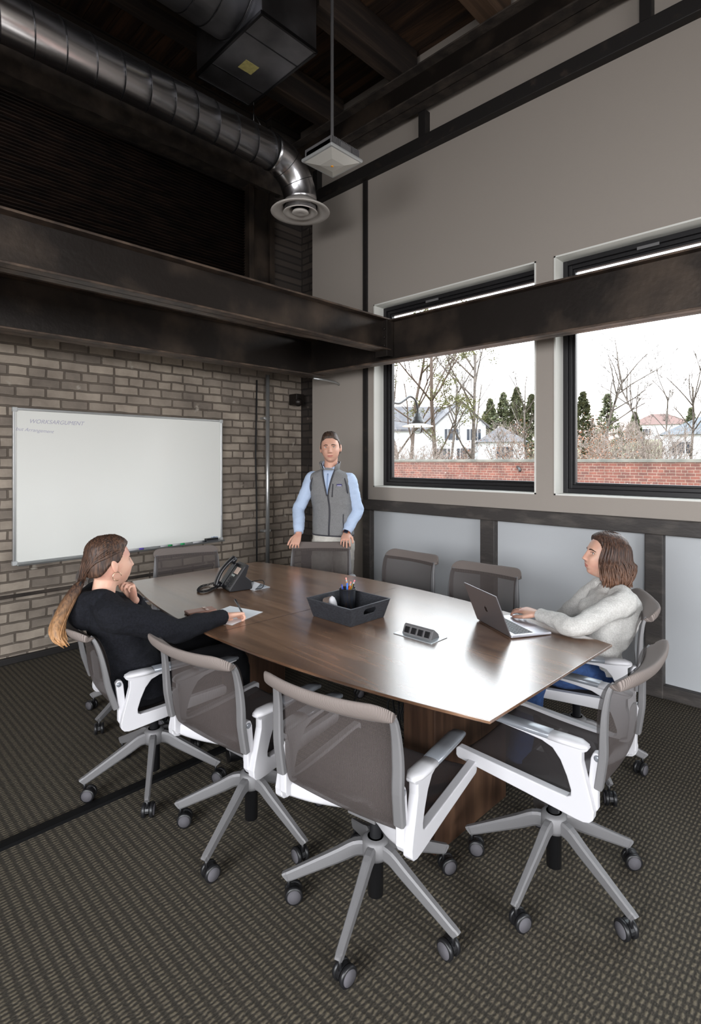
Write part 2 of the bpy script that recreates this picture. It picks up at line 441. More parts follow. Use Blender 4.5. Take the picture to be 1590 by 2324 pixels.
g = G(); g.box(3.62, 4.2, BY, BY + .25, 2.6, ZC + .1); g.box(XL, 3.62, BY + .10, BY + .25, 2.6, ZC + .1)
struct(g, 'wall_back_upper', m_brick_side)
# walls behind and left of the camera, with openings added for the fill lights
g = G()
xs = XL
for a, b in BACKWIN:
    g.box(xs, a, YB - .2, YB, 0, ZC + .1); g.box(a, b, YB - .2, YB, 0, SZ[0]); g.box(a, b, YB - .2, YB, SZ[1], ZC + .1); xs = b
g.box(xs, 4.3, YB - .2, YB, 0, ZC + .1)
struct(g, 'wall_front', m_drywall)
g = G(); wall_x(g, XL - .2, XL, YB, 5.0, 0, ZC + .1, [(a, b, SZ[0], SZ[1]) for a, b in LEFTWIN])
struct(g, 'wall_left', m_drywall)

# white reveals round the two visible openings and window frames
wn = 0
for a, b in WINS:
    wn += 1
    z0, z1 = WZ
    r = thing('window_%d' % wn, (4.10, (a + b) / 2, z0), 0, None, None); tag(r, kind='structure')
    if 'label' in r: del r['label']
    cy = (a + b) / 2
    def Y(v): return v - cy
    def Z(v): return v - z0
    g = G(); t = .012
    g.box(-.135, .15, Y(a), Y(a) + t, Z(z0), Z(z1)); g.box(-.135, .15, Y(b) - t, Y(b), Z(z0), Z(z1))
    g.box(-.135, .15, Y(a), Y(b), Z(z1) - t, Z(z1)); g.box(-.135, .15, Y(a), Y(b), Z(z0), Z(z0) + t)
    g.build('reveal', m_reveal, r)
    g = G()
    def rectframe(g, x0, x1, a, b, c, d, w):
        g.box(x0, x1, a, a + w, c, d); g.box(x0, x1, b - w, b, c, d)
        g.box(x0, x1, a + w, b - w, d - w, d); g.box(x0, x1, a + w, b - w, c, c + w)
    aa, bb, cc, dd = Y(a) + t, Y(b) - t, t, Z(z1) - t
    rectframe(g, 0, .10, aa, bb, cc, dd, .035)
    rectframe(g, .02, .09, aa + .035, bb - .035, cc + .035, dd - .035, .028)
    rectframe(g, .035, .075, aa + .063, bb - .063, cc + .063, dd - .063, .018)
    g.build('window_frame', m_frame, r, bevel=.003)
    g = G(); g.box(-.006, .001, .16, .30, dd - .05, dd - .03); g.build('head_vent', m_silver, r)
    g = G(); g.box(.052, .058, aa + .08, bb - .08, cc + .08, dd - .08); g.build('pane', m_glass, r)

# timbers on the window wall
g = G(); g.box(3.915, 4.0, YB, 3.66, 1.065, 1.165); struct(g, 'trim_1', m_timber, bevel=.006)
tn = 2
for a, b in ((3.565, 3.665), (2.215, 2.344), (1.0, 1.11), (-.24, -.12), (-1.5, -1.38), (-2.8, -2.68)):
    g = G(); g.box(3.925, 4.005, a, b, 0, 1.066); struct(g, 'trim_%d' % tn, m_timber, bevel=.006); tn += 1
g = G(); g.box(3.955, 4.0, 3.63, 3.69, 1.165, 4.34); struct(g, 'trim_%d' % tn, m_black_trim, bevel=.003); tn += 1
g = G(); g.box(3.90, 4.06, YB, 4.6, 4.335, 4.455); struct(g, 'trim_%d' % tn, m_black_trim, bevel=.006); tn += 1
for a, b in ((2.93, 3.01), (1.08, 1.155), (-.8, -.72), (4.38, 4.46)):
    g = G(); g.box(3.97, 4.05, a, b, 4.455, 4.73); struct(g, 'trim_%d' % tn, m_black_trim, bevel=.004); tn += 1
g = G(); g.box(3.935, 4.0, YB, 4.46, 0, .085); struct(g, 'baseboard_right', m_timber, bevel=.006)
g = G(); g.box(XL, 4.04, BY - .03, BY + .01, 0, .05); struct(g, 'baseboard_back', m_black_trim, bevel=.006)
# sooty ledge course low on the brick
g = G(); g.box(-1, 2.9, BY - .022, BY, .50, .525); struct(g, 'trim_%d' % tn, m_stone, bevel=.006); tn += 1

# ================================================================== STEEL
def i_beam(axis, a, b, c, z0, z1, fw, name, label, tf=.014, tw=.012, mats=None):
    """I beam along axis from a to b, centred on c"""
    g = G()
    def bx(p0, p1, q0, q1, r0, r1, m=0):
        if axis == 'x': g.box(p0, p1, q0, q1, r0, r1, m)
        else: g.box(q0, q1, p0, p1, r0, r1, m)
    bx(a, b, c - tw / 2, c + tw / 2, z0, z1)
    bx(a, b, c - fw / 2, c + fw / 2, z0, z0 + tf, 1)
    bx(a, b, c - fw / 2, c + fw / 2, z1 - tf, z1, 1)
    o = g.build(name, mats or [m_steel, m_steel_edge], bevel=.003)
    return tag(o, label, 'steel beam', None)
i_beam('x', XL + .01, 3.55, 3.05, 2.490, 2.76, .15, 'steel_beam', 'rusty steel beam running from the left in front, its lower flange catching light, above the whiteboard')
i_beam('x', XL + .01, 3.70, 4.06, 2.390, 2.75, .18, 'steel_beam', 'deep dark steel beam just above the top of the brick and whiteboard, behind the rusty one')
i_beam('y', YB + .01, 4.24, 3.60, 2.400, 2.756, .13, 'steel_beam', 'long steel beam crossing in front of both windows')
g = G(); g.box(3.50, 3.585, 2.985, 3.115, 2.44, 2.755)
for dy in (-.04, .04):
    for z in (2.53, 2.60, 2.67):
        g.lathe([(0, 0), (.012, 0), (.012, .012), (0, .012)], 6, M=Matrix.Translation((3.5, 3.05 + dy, z)) @ Matrix.Rotation(-PI / 2, 4, 'Y'))
tag(g.build('connection_plate', m_steel, bevel=.002), 'bolted steel plate joining the rusty beam to the window beam', 'steel plate')
# upper beam carrying the joists along the window wall
o = i_beam('y', YB + .01, 4.7, 3.86, 4.72, 4.99, .20, 'roof_beam', 'rough brown-flanged beam under the ceiling along the window wall', mats=[m_steel, m_stone]); o['category'] = 'roof beam'
jy = [4.05, 3.10, 2.17, 1.24, .31, -.62]
jl = ['dark joist under the ceiling nearest the brick wall', 'black ceiling joist ending on the roof beam behind the lamp stem', 'paler brown ceiling joist at the top right of centre', 'ceiling joist next to the pale brown one, towards the camera', 'dark ceiling joist overhead, second nearest the camera', 'dark ceiling joist directly above the camera']
for i, y in enumerate(jy):
    g = G(); g.box(2.76 if i == 1 else XL + .01, 3.97, y - .08, y + .08, 4.992, ZC - .002)
    o = g.build('ceiling_joist', m_joist_pale if i == 2 else m_joist, bevel=.004)
    tag(o, jl[i], 'ceiling joist', 'ceiling joists')

# roll-up shutter and its surround
g = G()
n = 60
prof = [(BY + .045 + .014 * math.cos(k * PI), 2.66 + k * (4.40 - 2.66) / (2 * n)) for k in range(2 * n + 1)]
fine = []
for k in range(len(prof) - 1):
    for j in range(3):
        t = j / 3; z = prof[k][1] * (1 - t) + prof[k + 1][1] * t
        fine.append((BY + .045 + .014 * math.cos((k + t) * PI), z))
fine.append(prof[-1])
poly = [(y, z) for y, z in fine]
g.loft([[Vector((x, y, z)) for y, z in poly] for x in (XL, 3.30)], smooth=True, closed=False)
tag(g.build('roller_shutter', m_rust, solid=.003), 'dark rusty corrugated roller shutter above the beams', 'roller shutter')
g = G(); g.box(3.30, 3.36, BY - .05, BY + .09, 2.62, 4.6); g.box(3.36, 3.60, BY - .01, BY + .09, 2.62, 4.7); g.box(3.57, 3.63, BY - .05, BY + .09, 2.62, 4.7)
tag(g.build('steel_column', m_steel, bevel=.003), 'dark steel column at the right end of the roller shutter', 'steel column')
g = G()
g.grid(lambda u, v: Vector((XL + u * (3.7 - XL), BY - .14 + .03 * mnoise.noise(Vector((u * 30, v * 3, 0))) + (.03 if v < .12 else 0), 4.42 + v * .52 + .012 * mnoise.noise(Vector((u * 40, v * 3, 5))))), 220, 8)
g.box(XL, 3.68, BY - .1, BY + .1, 4.44, 4.92)
tag(g.build('concrete_lintel', m_stone, fix=False), 'rough sooty concrete lintel above the roller shutter', 'lintel')

# ================================================================== DUCTS
def ring_pts(c, d1, d2, r, n=28):
    return [c + d1 * (r * math.cos(2 * PI * i / n)) + d2 * (r * math.sin(2 * PI * i / n)) for i in range(n)]
Yd, Zd, Rd, Xe = 3.80, 4.25, .148, 3.235
root = thing('spiral_duct', (0, Yd, Zd), 0, 'shiny round spiral duct crossing the upper left and turning down at its end', 'air duct')
g = G(); X1 = Xe - .34
g.loft([ring_pts(Vector((x, 0, 0)), Vector((0, 1, 0)), Vector((0, 0, 1)), Rd, 40) for x in (XL + .02, X1 + .004)], cap=False)
g.build('duct_pipe', m_galv, root, solid=.002)
g = G(); pitch = .185; x = -3.9; path = []   # spiral lock seam
while x < X1 - .02:
    for k in range(32):
        a = 2 * PI * k / 32
        path.append((x + pitch * k / 32, (Rd + .002) * math.cos(a), (Rd + .002) * math.sin(a)))
    x += pitch
P_ = [Vector(p) for p in path if p[0] < X1]
g.tube(P_, [(.003, .0018)] * len(P_), 5); g.build('spiral_seam', m_seam, root)
g = G(); rings = []; Re = .34
nseg = 12
for k in range(nseg + 1):
    a = PI / 2 * k / nseg
    c = Vector((X1 + Re * math.sin(a), 0, -Re + Re * math.cos(a)))
    rings.append(ring_pts(c, Vector((0, 1, 0)), Vector((math.sin(a), 0, math.cos(a))), Rd + .0015, 40))
g.loft(rings, cap=False); g.build('elbow', m_galv, root, solid=.002)
g = G()
for k in (0, 4, 8, 12):
    a = PI / 2 * k / nseg; c = Vector((X1 + Re * math.sin(a), 0, -Re + Re * math.cos(a)))
    g.tube(ring_pts(c, Vector((0, 1, 0)), Vector((math.sin(a), 0, math.cos(a))), Rd + .003, 40), .003, 5, loop=True)
g.build('elbow_seam', m_seam, root)
g = G(); g.lathe([(Rd - .004, -.41), (Rd - .004, -.32)], 36, (Xe, 0, 0), cap=False); g.build('collar', m_galv_dark, root, solid=.003)
g = G()
g.tube([(Xe - .52, 0, Rd + .005), (Xe - .52, 0, Rd + .17)], .004, 6)
g.tube([(Xe - .52, -.1, .11), (Xe - .52, 0, Rd + .11), (Xe - .52, .1, .11)], .003, 6)
g.tube([(Xe - .52, 0, Rd + .17), (Xe - .52, 0, ZC - Zd)], .003, 6)
g.build('hanger_wire', m_seam, root)
# round ceiling diffuser
root = thing('ceiling_diffuser', (Xe, Yd, 3.82), 0, 'white round air diffuser hanging at the end of the shiny duct', 'air diffuser')
g = G(); g.lathe([(.150, .085), (.160, .055), (.20, .025), (.262, .004), (.270, .010), (.262, .018), (.20, .038), (.165, .07), (.152, .10)], 48, cap=False)
g.build('outer_cone', m_white_metal, root, solid=.003)
g = G(); g.lathe([(.085, .055), (.11, .02), (.152, .000), (.157, .006), (.115, .03), (.088, .062)], 48, cap=False); g.build('middle_cone', m_white_metal, root, solid=.002)
g = G(); g.lathe([(0, .002), (.03, -.004), (.065, -.004), (.078, .003), (.07, .02), (.0, .05)], 40); g.build('centre_cone', m_white_metal, root)
g = G()
for k in range(3):
    a = k * 2 * PI / 3 + .6
    g.tube([(.04 * math.cos(a), .04 * math.sin(a), .03), (.17 * math.cos(a), .17 * math.sin(a), .06)], .006, 6)
g.lathe([(.0, .10), (.145, .10)], 30); g.build('damper', m_black, root)

# plenum box with the big round duct on its side
root = thing('plenum_box', (2.47, 3.44, 4.60), 0, 'large rectangular sheet-metal plenum with a yellow sticker overhead', 'air duct')
g = G(); g.box(-.25, .25, -.43, .43, 0, .69); g.build('box', m_galv_dark, root, bevel=.004)
g = G()
for y in (-.22, .22): g.box(-.25, .25, y - .004, y + .004, -.004, .001)
for sx_ in (-1, 1):
    g.box(sx_ * .25 - .012, sx_ * .25 + .006, -.435, .435, -.006, .02)
for sy in (-1, 1): g.box(-.25, .25, sy * .43 - .008, sy * .43 + .008, -.006, .02)
g.build('flange', m_seam, root)
g = G(); g.box(-.08, .04, .0, .11, -.0015, .002); g.build('sticker', M('faded yellow sticker', srgb(196, 186, 120), .6, col2=srgb(170, 160, 100), scale=30), root)
root2 = thing('round_duct', (2.22, 3.34, 4.93), 0, 'wide dull round duct entering the plenum box from the left', 'air duct')
g = G(); g.loft([ring_pts(Vector((x, 0, 0)), Vector((0, 1, 0)), Vector((0, 0, 1)), .30, 44) for x in (-6.1, .0)], cap=False); g.build('duct_pipe', m_galv_dark, root2, solid=.002)
g = G()
for x in [-.02, -.2, -.36, -.52, -.70, -.9, -1.1, -1.35, -1.6, -1.9, -2.2, -2.6, -3.0]:
    g = G(); g.tube(ring_pts(Vector((x, 0, 0)), Vector((0, 1, 0)), Vector((0, 0, 1)), .302, 44), .004, 5, loop=True); g.build('seam', m_seam, root2)

# hanging square lamp
LX, LY, LZ, LS = 2.71, 2.83, 3.72, .16
root = thing('hanging_lamp', (LX, LY, LZ), 0, 'square unlit hanging lamp with finned grey housing on a rod', 'lamp')
g = G(); g.box(-LS, LS, -LS, LS, -.012, .012); g.build('rim', M('lamp grey paint', srgb(176, 178, 178), .45, .2), root, bevel=.010, seg=3)
g = G()
for k in range(20):
    t = -.135 + k * .27 / 19
    g.box(t - .003, t + .003, -.14, .14, .012, .075)
g.box(-.138, .138, -.125, .125, .012, .055); g.box(-.05, .05, -.143, .143, .012, .06); g.build('finned_housing', m_silver, root, bevel=.001)
m_lens = M('frosted lamp lens', srgb(206, 204, 198), .25)
g = G(); q = LS - .018
g.add([(-q, -q, -.012), (q, -q, -.012), (q, q, -.012), (-q, q, -.012), (-q * .45, -q * .45, -.034), (q * .45, -q * .45, -.034), (q * .45, q * .45, -.034), (-q * .45, q * .45, -.034), (0, 0, -.040)],
      [(0, 1, 5, 4), (1, 2, 6, 5), (2, 3, 7, 6), (3, 0, 4, 7), (4, 5, 8), (5, 6, 8), (6, 7, 8), (7, 4, 8)])
g.build('lens', m_lens, root)
g = G(); g.ball((0, 0, -.040), (.011, .011, .005)); g.build('led_chip', M('amber chip', srgb(232, 160, 50), .4), root)
g = G(); g.lathe([(.03, .075), (.03, .10), (.012, .12), (.012, ZC - LZ)], 16); g.build('rod', m_silver, root)

# conduit, junction box, stub pipe
root = thing('conduit_pipe', (3.51, 4.66, 0), 0, 'tall galvanised pipe standing against the brick right of the whiteboard', 'pipe')
g = G(); g.lathe([(.021, 0), (.021, 2.46)], 18); g.build('tube', m_alu, root)
for z in (2.0, .8):
    g = G(); g.box(-.045, .045, .0, .078, z - .012, z + .012); g.build('pipe_clamp', m_alu, root, bevel=.003)
g = G(); g.tube([(3.40, 4.70, 0.05), (3.405, 4.71, 1.0), (3.395, 4.715, 1.6), (3.40, 4.70, 2.4)], .008, 8); tag(g.build('wall_cable', m_black_soft), 'thin black cable running up the brick beside the galvanised pipe', 'cable')
g = G(); g.tube([(3.63, 4.06, 2.375), (3.80, 4.06, 2.375), (3.92, 4.05, 2.365), (3.98, 4.04, 2.34)], .011, 10); tag(g.build('stub_pipe', m_alu), 'short bright pipe from the dark beam end into the drywall', 'pipe')
g = G(); g.box(3.86, 3.97, 4.60, 4.73, 2.17, 2.29); g.ball((3.90, 4.62, 2.2), .05)
tag(g.build('junction_box', m_steel, bevel=.005), 'small rusty junction box high in the brick corner', 'junction box')

# ================================================================== WHITEBOARD
root = thing('whiteboard', (2.068, BY - .028, .75), 0, 'large wall-mounted whiteboard with faint writing in its top left corner', 'whiteboard')
hw = .918; H = 1.205
g = G(); g.box(-hw + .01, hw - .01, .0, .022, .01, H - .01); g.build('writing_surface', m_board, root)
g = G()
for a in ((-hw, -hw + .02, 0, H), (hw - .02, hw, 0, H)): g.box(a[0], a[1], -.008, .024, a[2], a[3])
g.box(-hw, hw, -.008, .024, H - .02, H); g.box(-hw, hw, -.008, .024, 0, .02)
g.build('board_frame', m_alu, root, bevel=.003)
m_cap = M('light grey plastic', srgb(190, 192, 192), .5)
for a in (-1, 1):
    for b in (0, 1): g = G(); g.box(a * (hw - .014) - .017, a * (hw - .014) + .017, -.012, .026, b * (H - .028) - .003, b * (H - .028) + .031); g.build('corner_cap', m_cap, root, bevel=.004)
g = G(); g.prism([(-.012, .0), (-.075, .0), (-.080, .014), (-.074, .014), (-.070, .006), (-.012, .006)], -hw + .02, hw - .02, axis='x'); g.build('tray', m_alu, root)
g = G(); g.box(hw - .13, hw - .05, -.0008, .0, .028, .045); g.build('label_sticker', M('blue white sticker', srgb(220, 230, 238), .5, col2=srgb(90, 120, 160), scale=90, lo=.5, hi=.55), root)
# faint marker scrawl
def text_obj(s, name, mat, parent, loc, rot, size, ext=.0003):
    cu = bpy.data.curves.new(name, 'FONT'); cu.body = s; cu.size = size; cu.extrude = ext; cu.shear = .35
    o = bpy.data.objects.new(name, cu); COL.objects.link(o)
    bpy.context.view_layer.update()
    me = bpy.data.meshes.new_from_object(o.evaluated_get(bpy.context.evaluated_depsgraph_get()))
    bpy.data.objects.remove(o)
    me.materials.clear(); me.materials.append(mat)
    o = bpy.data.objects.new(name, me); COL.objects.link(o); o.parent = parent; o.location = loc; o.rotation_euler = rot
    return o
m_ink = M('faded purple marker', srgb(184, 182, 198), .4)
text_obj('WORKSARGUMENT', 'marker_writing', m_ink, root, (-.86 + .05, -.0012, H - .115), (PI / 2, 0, 0), .045)
text_obj('but Arrangement', 'marker_writing', m_ink, root, (-.90, -.0012, H - .175), (PI / 2, .05, 0), .038)
def marker(x, col, label, cap=None, L=.12, name='marker'):
    r = thing(name, (2.068 + x, BY - .072, .75 + .017), 0, label, 'marker pen')
    g = G(); g.tube([(-L / 2, 0, 0), (L / 2 - .04, 0, 0)], .008, 12); g.build('barrel', m_white_plastic if cap else M('ink ' + str(col[:1]), col, .4), r)
    g = G(); g.tube([(L / 2 - .042, 0, 0), (L / 2, 0, 0)], .009, 12); g.build('cap', M('cap ' + str(col[:2]), col, .4), r)
marker(.02, srgb(90, 70, 170), 'purple marker on the whiteboard tray, leftmost of the pens', True, .13)
marker(.30, srgb(30, 150, 80), 'green marker on the whiteboard tray, left one of the two green ones', True, .11)
marker(.42, srgb(40, 170, 100), 'green marker on the whiteboard tray, right one of the two green ones', True, .12)
marker(.64, srgb(40, 44, 50), 'black-capped marker on the whiteboard tray left of the eraser', True, .14)
r = thing('board_eraser', (2.068 + .77, BY - .07, .757), 0, 'dark felt eraser near the right end of the whiteboard tray', 'eraser')
g = G(); g.box(-.065, .065, -.022, .022, .018, .034); g.build('grip', m_black, r, bevel=.004)
g = G(); g.box(-.063, .063, -.021, .021, 0, .018); g.build('felt', M('grey felt', srgb(70, 70, 74), .95), r)
# ================================================================== TABLE
TZ = .74
tab = thing('conference_table', (2.04, 2.21, 0), math.radians(-1.45), 'long boat-shaped walnut conference table in the middle of the room', 'table')
L2 = 1.36
def hw_t(s): return .50 + .198 * (1 - s * s)
NN = 28
def outline(inset):
    pts = []
    for k in range(NN + 1):
        s = -1 + 2 * k / NN; pts.append((hw_t(s) - inset, s * (L2 - inset)))
    for k in range(NN + 1):
        s = 1 - 2 * k / NN; pts.append((-hw_t(s) + inset, s * (L2 - inset)))
    return pts
# plan the ends: near end wider to the right (measured)
g = G()
o0, o1 = outline(0), outline(.035)
rings = [[Vector((x, y, z)) for x, y in o] for o, z in ((o1, TZ - .032), (o0, TZ - .010), (o0, TZ))]
g.loft(rings, smooth=False)
g.build('tabletop', m_walnut, tab, bevel=.0015)
g = G(); g.box(-.62, .62, -.0012, .0012, TZ - .002, TZ + .0004); g.build('top_seam', m_black, tab, loc=(0, .0, 0))
for y0, nm in ((-.975, 'pedestal'), (.69, 'pedestal')):
    g = G(); g.box(-.27, .27, y0, y0 + .16, 0, TZ - .033); g.build(nm, m_walnut_v, tab, bevel=.003)
g = G(); g.box(-.02, .02, -.82, .70, TZ - .20, TZ - .04); g.build('stretcher', m_walnut_v, tab, bevel=.003)
# flip-up power module
pm = thing('power_module', (2.012, 1.515, TZ), 0, 'grey flip-up power module with four dark sockets in the table top', 'power module')
# local x along its long side
ang = math.atan2(1.434 - 1.61, 2.072 - 1.944)
pm.rotation_euler.z = -PI / 2
g = G(); g.box(-.108, .108, -.062, .062, 0, .0035); g.build('cover_plate', M('light anodised plate', srgb(206, 212, 216), .3, .5), pm, bevel=.001)
g = G(); g.prism([(-.030, .003), (-.012, .040), (-.002, .045), (.030, .020), (.038, .003)], -.082, .082, axis='x'); g.build('housing', m_silver, pm, bevel=.002)
g = G(); MM = Matrix.Translation((0, -.0215, .0215)) @ Matrix.Rotation(math.radians(64), 4, 'X')
for k in range(4):
    x = -.057 + .038 * k
    g.box(x - .0135, x + .0135, -.014, .014, -.002, .0035, M=MM)
g.build('socket', m_black, pm, bevel=.001)

# coil of cable and cables under the table
g = G()
for c in range(5):
    rr = .07 + .012 * c; ph = c * .7
    g.tube([(1.86 + .02 * math.sin(ph + 3 * t_), 1.42 + .01 * c + rr * math.cos(t_), .46 - .012 * c + rr * 1.1 * math.sin(t_)) for t_ in [2 * PI * k / 24 for k in range(24)]], .0045, 6, loop=True)
g.tube([(1.9, 1.45, .55), (1.95, 1.55, .62), (2.0, 1.55, .72)], .005, 6)
tag(g.build('cable_coil', m_black_soft), 'coil of black cables hanging under the near half of the table', 'cable')
g = G(); g.tube(cat_rom([(2.0, 1.6, .72), (1.9, 1.75, .5), (1.95, 2.0, .2), (1.8, 2.3, .03), (1.7, 2.5, .014), (1.62, 2.53, .012)], 6), .005, 6)
tag(g.build('floor_cable', m_black_soft), 'loose black cable drooping from under the table to the floor strip', 'cable')
g = G(); g.prism([(2.485, .0), (2.495, .008), (2.52, .011), (2.545, .008), (2.555, 0)], XL + .3, 1.80, axis='x')
tag(g.build('cable_cover_strip', M('black rubber strip', srgb(7, 7, 8), .7, spec=.2), ), 'black rubber cable cover strip lying across the carpet on the left', 'cable cover')

# ================================================================== CHAIR
def chair_proto():
    root = thing('office_chair', (0, 0, 0), 0, 'proto', 'chair', 'office chairs around the conference table')
    for s in (-1, 1):
        outl = [(.250, .478), (-.10, .456), (-.140, .455), (-.152, .462), (-.153, .480), (-.140, .53), (-.120, .585), (-.095, .622), (-.06, .638), (0, .645), (.118, .654),
                (.121, .662), (.115, .667), (-.05, .669), (-.16, .671), (-.198, .668), (-.206, .660), (-.200, .650), (-.186, .640), (-.186, .60), (-.198, .54), (-.214, .47), (-.222, .435),
                (-.220, .412), (-.208, .399), (-.190, .394), (-.165, .395), (0, .413), (.25, .437), (.258, .446), (.258, .470)]
        g = G(); outl = [(y, z if z < .48 else .48 + (z - .48) * .80) for y, z in outl]
        g = G(); g.prism(outl, s * .250 - .0155, s * .250 + .0155, axis='x')
        g.build('side_frame', m_white_plastic, root, bevel=.007, seg=3)
        g = G()
        g.bar([(s * .250, -.203, 0.627), (s * .252, -.18, 0.630), (s * .256, -.13, 0.631), (s * .258, -.085, 0.631)], [(.030, .012), (.054, .022), (.056, .024), (.052, .022)], pw=3)
        g.build('arm_cap', m_white_plastic, root)
        g = G()
        g.bar([(s * .258, -.088, 0.633), (s * .258, 0, 0.634), (s * .256, .09, 0.633), (s * .255, .128, 0.630), (s * .254, .136, 0.627)], [(.052, .022), (.054, .022), (.052, .020), (.046, .016), (.03, .008)], pw=4)
        g.build('arm_pad', m_pad, root)
        # white knuckle that carries the back
        g = G()
        kn = [(-.165, .425), (-.195, .412), (-.214, .415), (-.226, .435), (-.226, .49), (-.235, .585), (-.238, .60), (-.226, .612), (-.212, .608), (-.205, .590), (-.196, .50), (-.192, .47), (-.165, .455)]
        g.prism(kn, s * .226 - .014, s * .226 + .014, axis='x')
        g.build('knuckle', m_white_plastic, root, bevel=.005, seg=3)
        g = G(); g.lathe([(0, 0), (.010, 0), (.010, .003), (0, .003)], 16, M=Matrix.Translation((s * .226, -.225, .595)) @ Matrix.Rotation(s * PI / 2, 4, 'Y') @ Matrix.Translation((0, 0, .0135)))
        g.build('pivot_cap', m_pad, root)
        g = G()
        pth = cat_rom([(s * .228, -.226, .50), (s * .230, -.240, .60), (s * .232, -.242, .67), (s * .230, -.246, .745), (s * .226, -.256, .805), (s * .218, -.270, .832)], 4)
        g.bar(pth, [(.034 if p[2] < .7 else .034 - .08 * (p[2] - .7), .024 - .04 * max(0, p[2] - .6)) for p in pth], up=(0, 1, 0), pw=8, smooth=False)
        g.build('back_upright', m_silver, root)
    # back mesh: one curved sheet from the seat up to the flared top
    prof = cat_rom([(-.150, .452), (-.200, .462), (-.222, .52), (-.226, .60), (-.220, .67), (-.224, .745), (-.236, .800), (-.254, .832)], 4)
    def back(u, v):
        i = v * (len(prof) - 1); k = min(int(i), len(prof) - 2); f = i - k
        y = prof[k][0] * (1 - f) + prof[k + 1][0] * f; z = prof[k][1] * (1 - f) + prof[k + 1][1] * f
        w = .214 + .016 * min(1, v * 1.6); uu = 2 * u - 1
        return Vector((uu * w, y - .030 * (1 - uu * uu) * min(1, v * 3), z))
    g = G(); g.grid(back, 16, len(prof) - 1); g.build('back_mesh', m_mesh, root)
    # padded ribbed roll on top, wings turned back
    pth = []; wh = []
    for k in range(25):
        u = math.sin(PI / 2 * (-1 + 2 * k / 24))
        e_ = max(0, abs(u) - .74) / .26
        pth.append((u * .243, -.292 - .030 * (1 - u * u) + .010 * abs(u) ** 3, .842 - .006 * e_ ** 2 - .004 * (1 - u * u)))
        t_ = math.sqrt(max(0.01, 1 - e_ ** 2.4))
        wh.append(((.092 + .014 * abs(u)) * t_, .033 * (.55 + .45 * t_)))
    g = G(); rings = []
    for k in range(25):
        c = Vector(pth[k]); a, b = wh[k]; ring = []
        tlt = math.radians(-38)
        ax1 = Vector((0, math.cos(tlt), math.sin(tlt))); ax2 = Vector((0, -math.sin(tlt), math.cos(tlt)))
        for i in range(16):
            th = 2 * PI * i / 16; cs, sn = math.cos(th), math.sin(th)
            ring.append(c + ax1 * (cs * a / 2) + ax2 * (sn * b / 2 - .010 * (1 - cs * cs) * 0 + .012 * (cs * cs - .5)))
        rings.append(ring)
    g.loft(rings); g.build('top_rail', m_rail, root)
    g = G(); g.tube([(p[0] * .99, p[1] + .002, p[2] - .022) for p in pth[5:-5]], .005, 8); g.build('rail_trim', m_silver, root)
    # seat
    sp = cat_rom([(-.165, .452), (-.10, .448), (0, .450), (.10, .456), (.19, .464), (.235, .464), (.250, .448), (.268, .432)], 3)
    def seat(u, v):
        i = v * (len(sp) - 1); k = min(int(i), len(sp) - 2); f = i - k
        y = sp[k][0] * (1 - f) + sp[k + 1][0] * f; z = sp[k][1] * (1 - f) + sp[k + 1][1] * f
        uu = 2 * u - 1
        return Vector((uu * .247, y, z - .016 * (1 - uu * uu)))
    g = G(); g.grid(seat, 14, len(sp) - 1); g.build('seat_mesh', m_mesh_seat, root)
    g = G()
    pt = cat_rom([(-.226, -.190, .433), (-.15, -.15, .415), (-.06, -.08, .392), (0, -.05, .385), (.06, -.08, .392), (.15, -.15, .415), (.226, -.190, .433)], 4)
    g.bar(pt, [(.030, .048)] * len(pt), up=(0, 0, 1), pw=5); g.build('cross_member', m_white_plastic, root)
    g = G()
    for s in (-1, 1): g.bar([(s * .03, .0, .385), (s * .14, .10, .40), (s * .25, .17, .438)], [(.04, .03), (.034, .022), (.03, .016)])
    g.box(-.055, .055, -.09, .10, .355, .395); g.build('tilt_mechanism', m_silver, root, bevel=.004)
    g = G(); g.bar([(.05, .02, .375), (.16, .06, .385), (.235, .10, .395)], [(.012, .008), (.012, .008), (.03, .008)]); g.build('height_lever', m_black, root)
    g = G(); g.lathe([(.027, .050), (.027, .205), (.034, .21), (.034, .245), (.028, .250), (.020, .250), (.020, .36)], 20); g.build('gas_cylinder', m_black, root)
    g = G(); g.lathe([(.044, .185), (.048, .20), (.046, .240), (.036, .250)], 24); g.build('base_hub', m_silver, root)
    for k in range(5):
        a = 2 * PI * k / 5; R_ = Matrix.Rotation(a, 3, 'Z')
        g = G(); pth = cat_rom([(.03, 0, .212), (.07, 0, .208), (.12, 0, .182), (.20, 0, .143), (.285, 0, .102), (.312, 0, .090), (.318, 0, .086)], 3)
        def W_(x): return (.034 - .045 * x if x < .25 else .0228) * (1 if x < .31 else .86)
        g.bar([R_ @ Vector(p) for p in pth], [(W_(p[0]), .056 - .072 * p[0]) for p in pth], pw=9, smooth=False)
        g.build('leg', m_silver, root)
        sw = random.Random(k * 3 + 1).uniform(0, 2 * PI)
        C = Vector((.305 * math.cos(a), .305 * math.sin(a), 0)); D = Vector((math.cos(sw), math.sin(sw), 0)); N = Vector((-D.y, D.x, 0))
        cc = C - D * .018 + Vector((0, 0, .031))
        Mx = Matrix((( N.x, D.x, 0, 0), (N.y, D.y, 0, 0), (0, 0, 1, 0), (0, 0, 0, 1)))
        g = G()
        for s in (-1, 1):
            Mw = Matrix.Translation(cc + N * s * .0165) @ Matrix(((D.x, 0, N.x, 0), (D.y, 0, N.y, 0), (0, 1, 0, 0), (0, 0, 0, 1)))
            g.lathe([(.0, -.008), (.027, -.008), (.031, -.005), (.031, .005), (.027, .008), (0, .008)], 24, M=Mw, m=0)
        g.tube([C + Vector((0, 0, .085)), C + Vector((0, 0, .045))], .006, 8, m=0)
